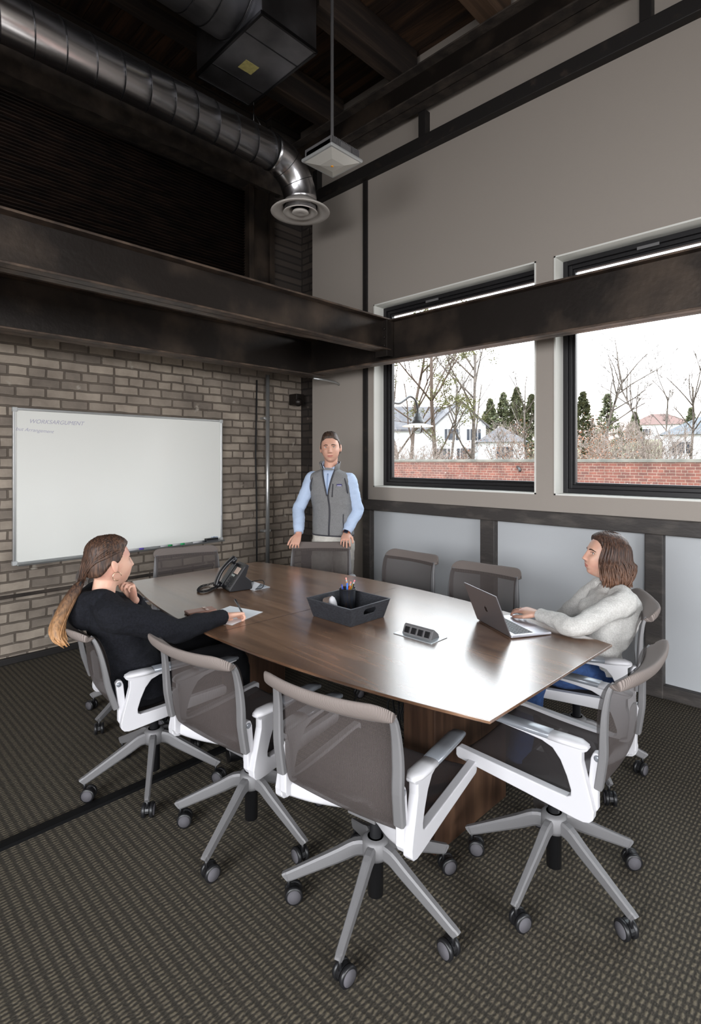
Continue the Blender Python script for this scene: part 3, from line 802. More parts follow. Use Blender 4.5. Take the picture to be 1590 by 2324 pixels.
        # hood between the wheels
        hp = [(math.cos(t) * .029, math.sin(t) * .029) for t in [PI * j / 10 for j in range(11)]]
        vs = [cc + D * x + Vector((0, 0, z)) + N * w for w in (-.0075, .0075) for x, z in hp]
        g.add(vs, [tuple(range(10, -1, -1)), tuple(range(11, 22))] + [(i, i + 1, i + 12, i + 11) for i in range(10)], 0)
        ca = g.build('caster', m_black, root)
        for s in (-1, 1):
            g = G(); Mw = Matrix.Translation(cc + N * s * .0165) @ Matrix(((D.x, 0, N.x, 0), (D.y, 0, N.y, 0), (0, 1, 0, 0), (0, 0, 0, 1)))
            zz = (.0078, .0092) if s > 0 else (-.0092, -.0078)
            g.lathe([(0, zz[0]), (.0235, zz[0]), (.0235, zz[1]), (0, zz[1])], 24, M=Mw); g.build('wheel_disc', m_wheelcap, ca)
    return root
# ribbed cloth for the rolled top edge
def ribbed():
    m, nt, b, out = new_mat('ribbed taupe roll')
    tc = nt.nodes.new('ShaderNodeTexCoord'); w = nt.nodes.new('ShaderNodeTexWave'); w.bands_direction = 'X'
    w.inputs['Scale'].default_value = 88
    nt.links.new(tc.outputs['Object'], w.inputs['Vector'])
    r = nt.nodes.new('ShaderNodeValToRGB'); r.color_ramp.elements[0].color = srgb(96, 88, 84); r.color_ramp.elements[1].color = srgb(140, 130, 125)
    nt.links.new(w.outputs['Fac'], r.inputs[0]); nt.links.new(r.outputs[0], b.inputs['Base Color'])
    b.inputs['Roughness'].default_value = .8; b.inputs['Specular IOR Level'].default_value = .2
    return m
m_rail = ribbed()
proto = chair_proto()
BASEPARTS = ('gas_cylinder', 'base_hub', 'leg', 'caster')
def kids(o): return [c for c in COL.objects if c.parent == o]
proto_tree = [(c, kids(c)) for c in kids(proto)]
def place_chair(x, y, deg, base, label, lift=0, lean=0, first=False):
    """deg = facing direction; base = world angle of one leg"""
    if first: r = proto; tree = proto_tree
    else:
        r = proto.copy(); COL.objects.link(r); tree = []
        for c, gs in proto_tree:
            d = c.copy(); COL.objects.link(d); d.parent = r; sub = []
            for e_ in gs:
                f = e_.copy(); COL.objects.link(f); f.parent = d; sub.append(f)
            tree.append((d, sub))
    r.location = (x, y, 0); r.rotation_euler = (0, 0, math.radians(deg - 90)); r['label'] = label
    for c, s in tree:
        if lean and c.name.split('.')[0] in ('back_mesh', 'top_rail', 'rail_trim', 'back_upright'):
            pv = Vector((0, -.20, .45)); c.rotation_euler = (lean, 0, 0); c.location = pv - Matrix.Rotation(lean, 3, 'X') @ pv
        if lift and c.name.split('.')[0] not in BASEPARTS: c.location.z += lift
        if c.name.split('.')[0] in BASEPARTS: c.rotation_euler = (0, 0, math.radians(base - (deg - 90)))
    return r
chairs = [
    (1.402, 1.247, 9, 57.5, 'empty white-framed mesh office chair nearest the camera, its back to us in the middle'),
    (1.335, 1.885, 6, 58.3, 'empty white-framed mesh office chair between the woman in black and the nearest chair', 0, .05),
    (1.215, 2.52, -8, 23.0, 'white-framed mesh office chair the woman in black sits in', 0, .17),
    (1.962, .861, 93, 37, 'empty white-framed mesh office chair at the near right end of the table', .03),
    (2.775, 1.10, 118, -60, 'white-framed mesh office chair the woman in the pale sweater sits in'),
    (2.02, 3.56, -108, 20, 'grey mesh office chair at the far end of the table, in front of the whiteboard'),
    (2.80, 3.07, 224, 10, 'grey mesh office chair whose back the standing man holds'),
    (2.86, 2.46, 178, 40, 'empty grey mesh office chair on the window side, next to the standing man'),
    (2.81, 1.80, 182, 15, 'empty grey mesh office chair behind the open laptop'),
    (1.48, 3.25, -20, 200, 'mesh office chair mostly hidden behind the head of the woman in black'),
]
for i, c in enumerate(chairs): place_chair(*c, first=(i == 0))
# ================================================================== THINGS ON THE TABLE
def slot_panel(g, A, B, C, D, thick, slot=(.045, .016), cz=.62):
    """panel A(bottom left) B(bottom right) C(top right) D(top left) with a stadium hole"""
    A, B, C, D = map(Vector, (A, B, C, D))
    n = (B - A).cross(D - A).normalized() * thick
    ux = (B - A).normalized(); uz = ((D + C) / 2 - (A + B) / 2); H_ = uz.length; uz.normalize()
    mid = (A + B) / 2 + uz * (H_ * cz)
    N = 10; rw, rh = slot
    ring = [mid + ux * (rw - rh) + ux * rh * math.cos(a) + uz * rh * math.sin(a) for a in [-PI / 2 + PI * i / N for i in range(N + 1)]]
    ring += [mid - ux * (rw - rh) + ux * rh * math.cos(a) + uz * rh * math.sin(a) for a in [PI / 2 + PI * i / N for i in range(N + 1)]]
    K = len(ring)
    bm_, tm, rm, lm = (A + B) / 2, (D + C) / 2, (B + C) / 2, (A + D) / 2
    for s, off in ((1, Vector((0, 0, 0))), (-1, n)):
        vs = [p + off for p in ring] + [p + off for p in (A, B, C, D, rm, lm)]
        iA, iB, iC, iD, iR, iL = K, K + 1, K + 2, K + 3, K + 4, K + 5
        r0 = N // 2; l0 = N + 1 + N // 2
        top = [iR, iC, iD, iL] + list(range(l0, r0 - 1, -1))
        bot = [iL, iA, iB, iR] + list(range(r0, -1, -1)) + list(range(K - 1, l0 - 1, -1))
        g.add(vs, [tuple(top if s > 0 else top[::-1]), tuple(bot if s > 0 else bot[::-1])])
    vs = ring + [p + n for p in ring]
    g.add(vs, [(i, (i + 1) % K, K + (i + 1) % K, K + i) for i in range(K)])
    for p, q in ((A, B), (B, C), (C, D), (D, A)):
        g.add([p, q, q + n, p + n], [(0, 1, 2, 3)])

tray = thing('desk_tray', (2.0, 1.967, TZ + .001), 0, 'open black linen-look tray with oval hand holes in the middle of the table', 'tray')
bx_, by_, tx_, ty_, hz_ = .122, .136, .146, .160, .094
m_linen = M('black linen board', srgb(44, 46, 52), .75, col2=srgb(28, 29, 34), scale=60, stretch=(1, 1, 4), lo=.4, hi=.6, bump=.3, bscale=300)
g = G(); g.box(-bx_, bx_, -by_, by_, 0, .004); g.build('tray_floor', m_linen, tray)
for nm, q in (('side', ((-bx_, -by_), (bx_, -by_), (tx_, -ty_), (-tx_, -ty_))), ('side', ((bx_, by_), (-bx_, by_), (-tx_, ty_), (tx_, ty_)))):
    g = G(); slot_panel(g, (*q[0], 0), (*q[1], 0), (*q[2], hz_), (*q[3], hz_), -.004)
    g.build('slotted_side', m_linen, tray)
for s in (-1, 1):
    g = G(); a, b, c, d = Vector((s * bx_, -s * -by_ * -1, 0)), Vector((s * bx_, s * by_, 0)), Vector((s * tx_, s * ty_, hz_)), Vector((s * tx_, -s * ty_, hz_))
    a = Vector((s * bx_, -s * by_, 0)); nn = (b - a).cross(d - a).normalized() * -.004
    g.add([a, b, c, d, a + nn, b + nn, c + nn, d + nn], [(0, 1, 2, 3), (7, 6, 5, 4), (0, 4, 5, 1), (1, 5, 6, 2), (2, 6, 7, 3), (3, 7, 4, 0)])
    g.build('plain_side', m_linen, tray)
g = G()
for a, b in (((-1, -1), (1, -1)), ((1, -1), (1, 1)), ((1, 1), (-1, 1)), ((-1, 1), (-1, -1))):
    g.bar([(a[0] * tx_, a[1] * ty_, hz_), (b[0] * tx_, b[1] * ty_, hz_)], (.006, .004))
g.build('rim', M('black tray edging', srgb(66, 68, 74), .6), tray)
# pencil cup
cup = thing('pencil_cup', (2.062, 2.035, TZ + .006), 0, 'black wire-mesh pencil cup standing in the tray', 'pencil cup')
m_cup = mesh_fabric('black wire mesh', srgb(26, 28, 34), .3, 500)
g = G(); g.lathe([(.040, .0), (.043, .118)], 32, cap=False); g.build('mesh_wall', m_cup, cup, solid=.0008)
g = G()
g.tube([(.043 * math.cos(2 * PI * k / 32), .043 * math.sin(2 * PI * k / 32), .119) for k in range(32)], .0022, 6, loop=True); g.build('rim', m_black, cup)
g = G(); g.lathe([(0, 0), (.040, 0), (.040, .003), (0, .003)], 32); g.build('cup_floor', m_black, cup)
def stick(name, cols, x0, y0, x1, y1, L, r, label, cat, group=None, tip=None):
    """a pen or pencil leaning in the cup"""
    base = Vector((2.062 + x0, 2.035 + y0, TZ + .011)); d = Vector((x1 - x0, y1 - y0, .11)).normalized()
    t = bpy.data.objects.new(name, None); COL.objects.link(t); t.location = base; tag(t, label, cat, group)
    def seg(nm, a, b, col, rr=r, rr2=None, n=6):
        g = G(); g.tube([d * a, d * b], [rr, rr2 or rr], n); g.build(nm, M(nm + ' ' + label[:14], col, .4), t)
    if cat == 'pencil':
        seg('shaft', .0, L - .022, cols[0]); seg('ferrule', L - .022, L - .012, srgb(180, 180, 176)); seg('eraser', L - .012, L, cols[1])
    else:
        seg('barrel', .0, L - .045, cols[0], n=10); seg('cap', L - .045, L, cols[1], r * 1.15, r * .9, n=10)
        g = G(); q = d.cross(Vector((0, 1, 0))).normalized() * (r * 1.5); g.tube([d * (L - .01) + q, d * (L - .04) + q], .0012, 5); g.build('clip', m_silver, t)
stick('pencil', (srgb(232, 150, 40), srgb(226, 150, 140)), .010, -.02, .020, .018, .172, .0042, 'tallest yellow-orange pencil in the mesh cup', 'pencil')
stick('pencil', (srgb(240, 196, 50), srgb(220, 130, 140)), -.02, .01, .028, -.004, .168, .0040, 'yellow pencil with pink eraser leaning right in the mesh cup', 'pencil')
stick('pencil', (srgb(238, 120, 30), srgb(230, 140, 120)), -.024, -.01, .030, .012, .158, .0042, 'orange pencil leaning across the mesh cup', 'pencil')
stick('ballpoint_pen', (srgb(30, 90, 200), srgb(40, 110, 220)), .0, .0, -.014, -.012, .150, .0045, 'bright blue pen at the left of the mesh cup', 'pen')
stick('ballpoint_pen', (srgb(50, 80, 170), srgb(30, 60, 160)), .01, .02, -.026, .010, .146, .0042, 'darker blue pen leaning left in the mesh cup', 'pen')
stick('ballpoint_pen', (srgb(30, 150, 220), srgb(40, 40, 44)), .02, -.012, .006, -.03, .120, .0042, 'short sky blue pen with a black cap in the mesh cup', 'pen')
stick('ballpoint_pen', (srgb(26, 26, 28), srgb(26, 26, 28)), -.012, -.02, .026, -.016, .142, .0042, 'black pen in the mesh cup', 'pen')
# white curved plastic dispenser beside the cup
dsp = thing('tape_dispenser', (1.955, 2.035, TZ + .006), .4, 'white curved plastic dispenser standing in the tray left of the pencil cup', 'dispenser')
rings = []
for k in range(15):
    t = k / 14; z = .100 * t; a = .032 * math.sqrt(max(0.01, 1 - (t * 1.0) ** 2.6)); b = .024 * math.sqrt(max(.01, 1 - t ** 3)); off = -.016 * t ** 2
    rings.append([Vector((a * math.cos(2 * PI * i / 20) + off, b * math.sin(2 * PI * i / 20), z)) for i in range(20)])
g = G(); g.loft(rings); g.build('shell', m_white_plastic, dsp)
g = G(); g.bar([(.028, 0, .008), (.023, 0, .05), (.005, 0, .088)], (.016, .004), up=(1, 0, 0)); g.build('inner_slot', M('light grey insert', srgb(180, 184, 188), .5), dsp)

# laptop
hA, hB = Vector((2.411, 1.449, TZ)), Vector((2.266, 1.191, TZ))
lc = (hA + hB) / 2; ax = (hB - hA).normalized()
lap = thing('laptop', (lc.x, lc.y, TZ + .001), math.atan2(ax.y, ax.x), 'open space-grey laptop seen from behind its lid on the near right of the table', 'laptop')
# local x along hinge; local +y is towards the user
m_lap = M('space grey aluminium', srgb(150, 148, 152), .35, .8); m_lap_top = M('laptop palm rest', srgb(196, 196, 204), .4, .6)
dd = .212 if ax.cross(Vector((0, 0, 1))).dot(Vector((.88, -.47, 0))) < 0 else -.212
g = G(); g.box(-.150, .150, min(0, dd), max(0, dd), .001, .013); g.build('base', m_lap_top, lap, bevel=.004, seg=3)
s_ = 1 if dd > 0 else -1
g = G()
for r_i in range(5):
    for c_i in range(14):
        x = -.134 + c_i * .0192; y = s_ * (.028 + r_i * .0195)
        g.box(x, x + .0165, min(y, y + s_ * .0165), max(y, y + s_ * .0165), .0128, .0140)
g.build('keyboard', M('black keys', srgb(40, 40, 44), .5), lap)
g = G(); g.box(-.052, .052, min(s_ * .132, s_ * .204), max(s_ * .132, s_ * .204), .0128, .0133); g.build('trackpad', M('trackpad glass', srgb(180, 180, 188), .3, .5), lap, bevel=.0003)
tl = math.radians(22)
Ml = Matrix.Rotation(s_ * tl, 4, 'X')
g = G(); g.box(-.150, .150, -.003, .003, .008, .212, M=Ml); g.build('lid', m_lap, lap, bevel=.0025, seg=2)
g = G(); yy = s_ * .0031
g.box(-.143, .143, min(yy, yy + s_ * .0006), max(yy, yy + s_ * .0006), .016, .206, M=Ml); g.build('screen', M('laptop screen', srgb(30, 32, 38), .2), lap)
# round darker emblem on the lid: an apple-like fruit mark
g = G(); poly = []
for k in range(28):
    a = 2 * PI * k / 28; r = .0135 * (1 - .10 * math.cos(2 * a) - .16 * math.exp(-((a - PI / 2) / .35) ** 2) - .10 * math.exp(-((a - 1.5 * PI) / .3) ** 2) - .30 * math.exp(-((a if a < PI else a - 2 * PI) / .35) ** 2))
    poly.append((r * math.cos(a) * .92, .108 + r * math.sin(a)))
y0 = -s_ * .0036
g.prism([(x, z) for x, z in poly], y0, y0 + s_ * .0004, axis='y', M=Ml)
g.prism([(.001, .1225), (.004, .1245), (.006, .1295), (.002, .1275)], y0, y0 + s_ * .0004, axis='y', M=Ml)
g.build('lid_emblem', M('polished dark emblem', srgb(70, 70, 74), .15, .9), lap)
g = G(); g.tube([(-.13, 0, .008), (.13, 0, .008)], .005, 10); g.build('hinge', m_black, lap)

# desk phone
ph = thing('desk_phone', (1.93, 2.925, TZ + .001), math.radians(-102), 'black desk phone with handset and small display on the far half of the table', 'telephone')
m_ph = M('black phone plastic', srgb(30, 30, 33), .35); m_key = M('phone key', srgb(52, 52, 56), .5)
g = G(); g.prism([(-.055, 0), (-.060, .010), (.045, .150), (.062, .158), (.072, .150), (.050, .085), (.085, .055), (.095, .0)], -.045, .095, axis='x'); g.build('body', m_ph, ph, bevel=.004)
sl = math.atan2(.140, .105)
Mp = Matrix.Translation((.025, -.060, .010)) @ Matrix.Rotation(sl, 4, 'X')   # local frame on the sloping face, y up the slope
g = G(); g.box(-.068, .068, .004, .172, -.004, .004, M=Mp); g.build('face_panel', M('phone face', srgb(24, 24, 27), .3), ph, bevel=.002)
g = G(); g.box(-.012, .048, .108, .152, .004, .0062, M=Mp); g.build('display', M('pale phone display', srgb(226, 200, 184), .3), ph, bevel=.001)
g = G(); g.box(-.022, .022, .088, .100, .004, .0055, M=Mp); g.build('name_strip', M('pale name strip', srgb(190, 200, 196), .5), ph)
g = G()
for r_i in range(4):
    for c_i in range(3):
        g.box(-.026 + c_i * .021, -.012 + c_i * .021, .016 + r_i * .017, .026 + r_i * .017, .004, .0075, M=Mp)
for r_i in range(4): g.box(.048, .060, .020 + r_i * .018, .027 + r_i * .018, .004, .0065, M=Mp)
g.build('keypad', m_key, ph, bevel=.001)
hs = thing('h', (0, 0, 0), 0, None, None); bpy.data.objects.remove(hs)
g = G(); pts = []
for k in range(15):
    t = k / 14; y = -.018 + .215 * t; h = .030 + .022 * math.sin(PI * t)
    pts.append(Mp @ Vector((-.082, y, h)))
g.bar(pts, [(.046 - .008 * math.sin(PI * k / 14), .022) for k in range(15)], up=tuple((Mp.to_3x3() @ Vector((0, 0, 1)))), pw=3)
for y in (.0, .178): g.lathe([(0, 0), (.023, 0), (.021, .022), (0, .022)], 20, M=Mp @ Matrix.Translation((-.082, y, .012)))
g.build('handset', m_ph, ph)
g = G(); g.box(-.105, -.058, .0, .17, -.012, .010, M=Mp); g.build('cradle', m_ph, ph, bevel=.003)
# coiled cord in world space on the table
def coil(path, r, turns, wr):
    P_ = cat_rom(path, 12); out = []; K = len(P_)
    n = turns * 8
    for i in range(n + 1):
        s = i / n * (K - 1); k = min(int(s), K - 2); f = s - k
        c = Vector(P_[k]).lerp(Vector(P_[k + 1]), f); t = (Vector(P_[k + 1]) - Vector(P_[k])).normalized()
        a = Vector((0, 0, 1)); b = t.cross(a).normalized(); th = 2 * PI * i / 8
        out.append(c + a * (r * math.sin(th)) + b * (r * math.cos(th)))
    g = G(); g.tube(out, wr, 5); return g
inv = ph.matrix_basis.inverted()
pw_ = [(1.888, 3.045, .765), (1.86, 3.09, .750), (1.80, 3.08, .749), (1.735, 3.01, .749), (1.725, 2.96, .749), (1.765, 2.95, .749), (1.82, 2.98, .749), (1.87, 3.00, .750), (1.895, 2.985, .753)]
g = coil([tuple(inv @ Vector(p)) for p in pw_], .0062, 64, .0019); g.build('coiled_cord', m_black_soft, ph)
g = G(); g.tube(cat_rom([tuple(inv @ Vector(p)) for p in [(1.98, 2.86, .746), (2.00, 2.80, .745), (2.03, 2.76, .75), (2.06, 2.77, .775), (2.06, 2.80, .79), (2.03, 2.88, .77), (2.00, 2.92, .745)]], 6), .0028, 6); g.build('line_cord', m_black_soft, ph)
# folded card
cardt = thing('folded_card', (2.03, 2.85, TZ + .001), 0, 'small folded white card lying behind the desk phone', 'card')
A_, B_, E_, F_ = Vector((1.995, 2.93, 0)), Vector((1.985, 2.775, 0)), Vector((2.114, 2.779, 0)), Vector((2.124, 2.93, 0))
C_, D_ = Vector((2.035, 2.775, .036)), Vector((2.045, 2.93, .036)); off = Vector((2.03, 2.85, 0))
g = G(); g.add([p - off for p in (A_, B_, C_, D_)], [(0, 1, 2, 3)]); g.add([p - off for p in (B_, E_, F_, A_)], [(0, 1, 2, 3)]); g.add([p - off for p in (D_, C_, E_, F_)], [(0, 1, 2, 3)])
g.build('card_sheet', m_paper, cardt, solid=.0006)
# paper sheet + wallet phone
g = G(); c0 = [(1.683, 2.577), (1.739, 2.351), (1.494, 2.270), (1.424, 2.490)]
g.prism([(x - 1.585, y - 2.42) for x, y in c0], 0, .0008); o = g.build('paper_sheet', m_paper, None, loc=(1.585, 2.42, TZ + .001)); tag(o, 'white sheet of paper under the writing hand of the woman in black', 'paper')
wal = thing('phone_wallet', (1.505, 2.585, TZ + .001), math.radians(-10), 'rose-gold phone in a wallet case lying near the left table edge', 'phone')
g = G(); g.box(-.076, .076, -.039, .039, 0, .014); g.build('case', M('rose gold leather', srgb(176, 136, 122), .35, .3), wal, bevel=.005, seg=3)
g = G(); g.box(-.074, .074, -.0395, .0395, .005, .0065); g.build('fold_gap', M('dark gap', srgb(70, 48, 44), .6), wal)
g = G(); g.box(.02, .035, -.036, .036, .014, .0165); g.lathe([(0, .0165), (.009, .0165), (.009, .018), (0, .018)], 16, (.028, 0, 0)); g.build('strap', M('shiny strap', srgb(206, 180, 170), .2, .7), wal)
# ================================================================== OUTSIDE
GB = -2.0
def terrain(x, y):
    t = max(0, min(1, (x - 40) / 75)); return GB + 7.5 * t * t * (3 - 2 * t) + .15 * mnoise.noise(Vector((x * .1, y * .1, 0)))
g = G(); g.grid(lambda u, v: Vector((16 + u * 130, -30 + v * 150, terrain(16 + u * 130, -30 + v * 150))), 60, 60)
m_grass = M('winter grass', srgb(76, 78, 50), .95, col2=srgb(104, 98, 72), scale=.6, lo=.4, hi=.6)
tag(g.build('lawn', m_grass, fix=False), kind='structure')
m_redbrick = brick_mat('red parapet brick', srgb(112, 66, 55), srgb(88, 54, 48), srgb(128, 112, 102), axes='yz', bw=.21, bh=.078, ms=.008, dirt=srgb(160, 150, 144), bump=.4)
r = thing('parapet_wall', (15.2, 12, 0), 0, 'long red brick parapet wall outside, seen through both windows', 'brick wall')
g = G(); g.box(0, .3, -18, 22, -3.2, 1.50); g.build('brickwork', m_redbrick, r)
g = G(); g.box(-.04, .36, -18, 22, 1.50, 1.585); g.build('coping', M('grey concrete coping', srgb(108, 106, 99), .85, col2=srgb(82, 82, 77), scale=2), r, bevel=.01)
g = G(); g.tube([(-.0, -4.2, 1.35), (-.25, -4.4, 1.30), (-.32, -4.45, 1.24)], .04, 8); g.build('scupper', m_black, r)
# own facade lamp on a gooseneck
r = thing('gooseneck_lamp', (4.27, 3.62, 2.16), 0, 'black gooseneck lamp with a white disc shade outside the left window', 'lamp')
g = G(); g.tube(cat_rom([(0, 0, .0), (.16, 0, -.01), (.26, 0, .03), (.36, 0, .08), (.45, 0, .05), (.49, 0, -.03), (.495, 0, -.10)], 6), .012, 10); g.build('arm', m_frame, r)
g = G(); g.lathe([(0, -.09), (.035, -.095), (.037, -.125), (.055, -.135), (.055, -.165), (.065, -.17), (.068, -.22), (.0, -.22)], 24, (.495, 0, 0)); g.build('lamp_head', m_frame, r)
g = G(); g.lathe([(.06, -.205), (.17, -.232), (.172, -.238), (.06, -.214)], 32, (.495, 0, 0)); g.build('disc_shade', m_white_metal, r)
g = G(); g.lathe([(.045, -.22), (.052, -.28), (.04, -.31), (.0, -.32)], 20, (.495, 0, 0), cap=False); g.build('glass_jar', m_glass, r)

m_siding = M('white siding', srgb(206, 208, 212), .7); m_slate = M('dark slate roof', srgb(70, 68, 72), .8, col2=srgb(92, 88, 90), scale=1.2)
m_bluroof = M('blue grey shingle', srgb(80, 84, 90), .9, col2=srgb(98, 100, 104), scale=1.5); m_redroof = M('brown red roof', srgb(96, 72, 66), .85)
m_dkwin = M('dark house window', srgb(44, 50, 60), .2)
def house(name, loc, rz, label, W_, D_, H_, RH, roof, wins, hip=False, doors=()):
    """gable (or hip) house; local front faces -x, ridge along x for gables seen end-on"""
    r = thing(name, loc, rz, label, 'house')
    g = G(); hw_ = W_ / 2
    if hip: g.box(0, D_, -hw_, hw_, 0, H_)
    else: g.prism([(-hw_, 0), (hw_, 0), (hw_, H_), (0, H_ + RH), (-hw_, H_)], 0, D_, axis='x')
    g.build('wall', m_siding, r)
    g = G(); o = .4
    if hip:
        g.add([(-o, -hw_ - o, H_), (D_ + o, -hw_ - o, H_), (D_ + o, hw_ + o, H_), (-o, hw_ + o, H_), (D_ / 2, -hw_ + D_ / 2, H_ + RH), (D_ / 2, hw_ - D_ / 2, H_ + RH)],
              [(0, 1, 4), (1, 2, 5, 4), (2, 3, 5), (3, 0, 4, 5), (0, 3, 2, 1)])
    else:
        k = RH / hw_
        for s in (-1, 1):
            p = [(s * (hw_ + o), H_ - k * o), (0, H_ + RH + .02), (0, H_ + RH + .27), (s * (hw_ + o), H_ - k * o + .25)]
            g.prism(p, -.35, D_ + .35, axis='x')
    g.build('roof', roof, r)
    for (y, z, w, h) in wins:
        g = G(); g.box(-.08, .02, y - w / 2 - .09, y + w / 2 + .09, z - .09, z + h + .09); f = g.build('window', m_white_plastic, r)
        g = G(); g.box(-.10, -.07, y - w / 2, y + w / 2, z, z + h); g.build('pane', m_dkwin, f)
        g = G()
        for s in (-1, 1): g.box(-.09, .02, y + s * (w / 2 + .28) - .17, y + s * (w / 2 + .28) + .17, z, z + h)
        if w < 1.2: g.build('shutter', m_dkwin, f)
    return r
def at(u, v, d, z=None):
    """ray from the standpoint at bearing u to range d (bearing given as image column)"""
    dx = (u - 795) / 1227.
    return Vector(((.7157 + .6984 * dx) * d, (.6984 - .7157 * dx) * d, 0))
def yaw_to(p): return math.atan2(p.y, p.x)
p = at(1045, 0, 70); gz = 1.2
house('house', (p.x, p.y, gz), yaw_to(p) + .25, 'white gabled house with dark shutters seen through the left window behind bare trees', 6.6, 9, 4.9, 3.0, m_slate,
      [(-1.7, 3.0, .9, 1.4), (1.2, 3.0, .9, 1.4), (2.3, .4, .9, 1.5), (-.4, .4, .9, 1.5)])
p = at(1000, 0, 76)
house('house', (p.x, p.y, gz), yaw_to(p) + PI / 2 + .25, 'dark-roofed main part of the white house behind the gable', 6.5, 9, 4.6, 3.0, m_slate, [(1.0, 2.8, .9, 1.4)])
p = at(1139, 0, 66)
house('house_garage', (p.x, p.y, gz), yaw_to(p) + .1, 'low white garage wing with a hip roof and a double window, left window', 5.4, 5, 2.6, 2.0, m_slate, [(-.3, .7, 1.9, 1.3)], hip=True)
p = at(1600, 0, 52)
house('house', (p.x, p.y, .8), yaw_to(p) - .05, 'white house with a blue-grey hip roof at the right edge of the right window', 7.2, 6, 3.3, 1.9, m_bluroof, [(2.0, 1.45, .62, 1.1)], hip=True)
p = at(1500, 0, 115)
house('house', (p.x, p.y, 6.0), yaw_to(p) + .1, 'distant house with a long brown-red roof on the hill, right window', 12, 9, 3.2, 2.6, m_redroof, [(-3, 1, 1, 1.3), (3, 1, 1, 1.3)], hip=True)

m_bark = M('grey bark', srgb(98, 88, 80), .9, col2=srgb(64, 56, 52), scale=6); m_bark2 = M('brown bark', srgb(80, 66, 58), .9)
m_needle = M('dark evergreen needles', srgb(58, 64, 42), .9, col2=srgb(88, 88, 56), scale=3); m_olive = M('olive foliage', srgb(104, 100, 62), .9, col2=srgb(76, 80, 50), scale=3)
m_dead = M('dry russet leaves', srgb(150, 104, 80), .9, col2=srgb(116, 82, 66), scale=3); m_twig = M('fine grey twigs', srgb(128, 114, 106), .9)
def grow(rng, g, lv, p, d, L, r, maxl, tips, thick):
    n = 3; pts = [p]; q = p.copy(); dd_ = d.copy()
    for i in range(n):
        dd_ = (dd_ + Vector((rng.gauss(0, .10), rng.gauss(0, .10), rng.gauss(0, .05) + .03))).normalized(); q = q + dd_ * (L / n); pts.append(q.copy())
    g.tube(pts, [r, r * .85, r * .7, r * .55], 5 if lv < 2 else 3)
    if lv >= maxl: tips.append(q); return
    k = rng.randint(3, 4) if lv else rng.randint(6, 9)
    for i in range(k):
        f = rng.uniform(.35, 1) if lv else rng.uniform(.28, 1.0)
        b = pts[min(int(f * n), n - 1)].lerp(pts[min(int(f * n) + 1, n)], f * n - int(f * n))
        a = rng.uniform(0, 2 * PI); e = rng.uniform(.35, .8)
        nd = (dd_ * math.cos(e) + (dd_.orthogonal().normalized() * math.cos(a) + dd_.cross(dd_.orthogonal()).normalized() * math.sin(a)) * math.sin(e)).normalized()
        grow(rng, g, lv + 1, b, nd, L * rng.uniform(.38, .60) * (.8 if lv == 0 else 1), max(r * .42, thick), maxl, tips, thick)
def leafcloud(rng, g, pts, n, spread, s):
    for i in range(n):
        c = rng.choice(pts) + Vector((rng.gauss(0, spread), rng.gauss(0, spread), rng.gauss(0, spread * .7)))
        a = Vector((rng.gauss(0, 1), rng.gauss(0, 1), rng.gauss(0, 1))).normalized() * s * rng.uniform(.5, 1.2); b = a.orthogonal().normalized() * s * rng.uniform(.3, .8)
        g.add([c - a, c + b, c + a, c - b], [(0, 1, 2, 3)])
def tree(name, u, d, h, kind, label, cat, seed, z=None):
    rng = random.Random(seed); p = at(u, 0, d); z0 = terrain(p.x, p.y) - .1 if z is None else z
    r = thing(name, (p.x, p.y, z0), rng.uniform(0, 6), label, cat)
    g = G(); tips = []
    if kind == 'bare':
        grow(rng, g, 0, Vector((0, 0, 0)), Vector((0, 0, 1)), h * .92, h * .014, 4, tips, .012 * d / 40); g.build('trunk', m_bark, r, fix=False)
    elif kind == 'pine':
        grow(rng, g, 0, Vector((0, 0, 0)), Vector((0, 0, 1)), h * .95, h * .016, 3, tips, .014 * d / 40); g.build('trunk', m_bark2, r, fix=False)
        g = G(); leafcloud(rng, g, [t for t in tips if t.z > h * .35] or tips, 3600, h * .017, .075 * d / 40); g.build('foliage', m_olive, r, fix=False)
    elif kind == 'conifer':
        g.tube([(0, 0, 0), (0, 0, h)], [h * .02, .02], 6); g.build('trunk', m_bark2, r, fix=False)
        g = G(); pts = []
        for k in range(420):
            t = rng.random() ** .8; a = rng.uniform(0, 2 * PI); R_ = (1 - t ** 1.3) * h * .30 * rng.uniform(.3, 1.05) + .05
            pts.append(Vector((R_ * math.cos(a), R_ * math.sin(a), h * (.06 + .94 * t) - R_ * .25)))
        leafcloud(rng, g, pts, 4200, h * .013, .14 * d / 45); g.build('foliage', m_needle, r, fix=False)
    elif kind == 'shrub':
        for k in range(15):
            a = rng.uniform(0, 2 * PI); grow(rng, g, 1, Vector((.2 * math.cos(a), .2 * math.sin(a), 0)), Vector((.45 * math.cos(a), .45 * math.sin(a), 1)).normalized(), h * .62, .05, 4, tips, .012 * d / 40)
        g.build('branches', m_twig, r, fix=False)
    elif kind == 'dry':
        for k in range(9):
            a = rng.uniform(0, 2 * PI); grow(rng, g, 1, Vector((.2 * math.cos(a), .2 * math.sin(a), 0)), Vector((.5 * math.cos(a), .5 * math.sin(a), 1)).normalized(), h * .6, .05, 4, tips, .012 * d / 40)
        g.build('branches', m_twig, r, fix=False)
        g = G(); leafcloud(rng, g, tips, 800, h * .05, .075 * d / 40); g.build('dry_leaves', m_dead, r, fix=False)
    return r
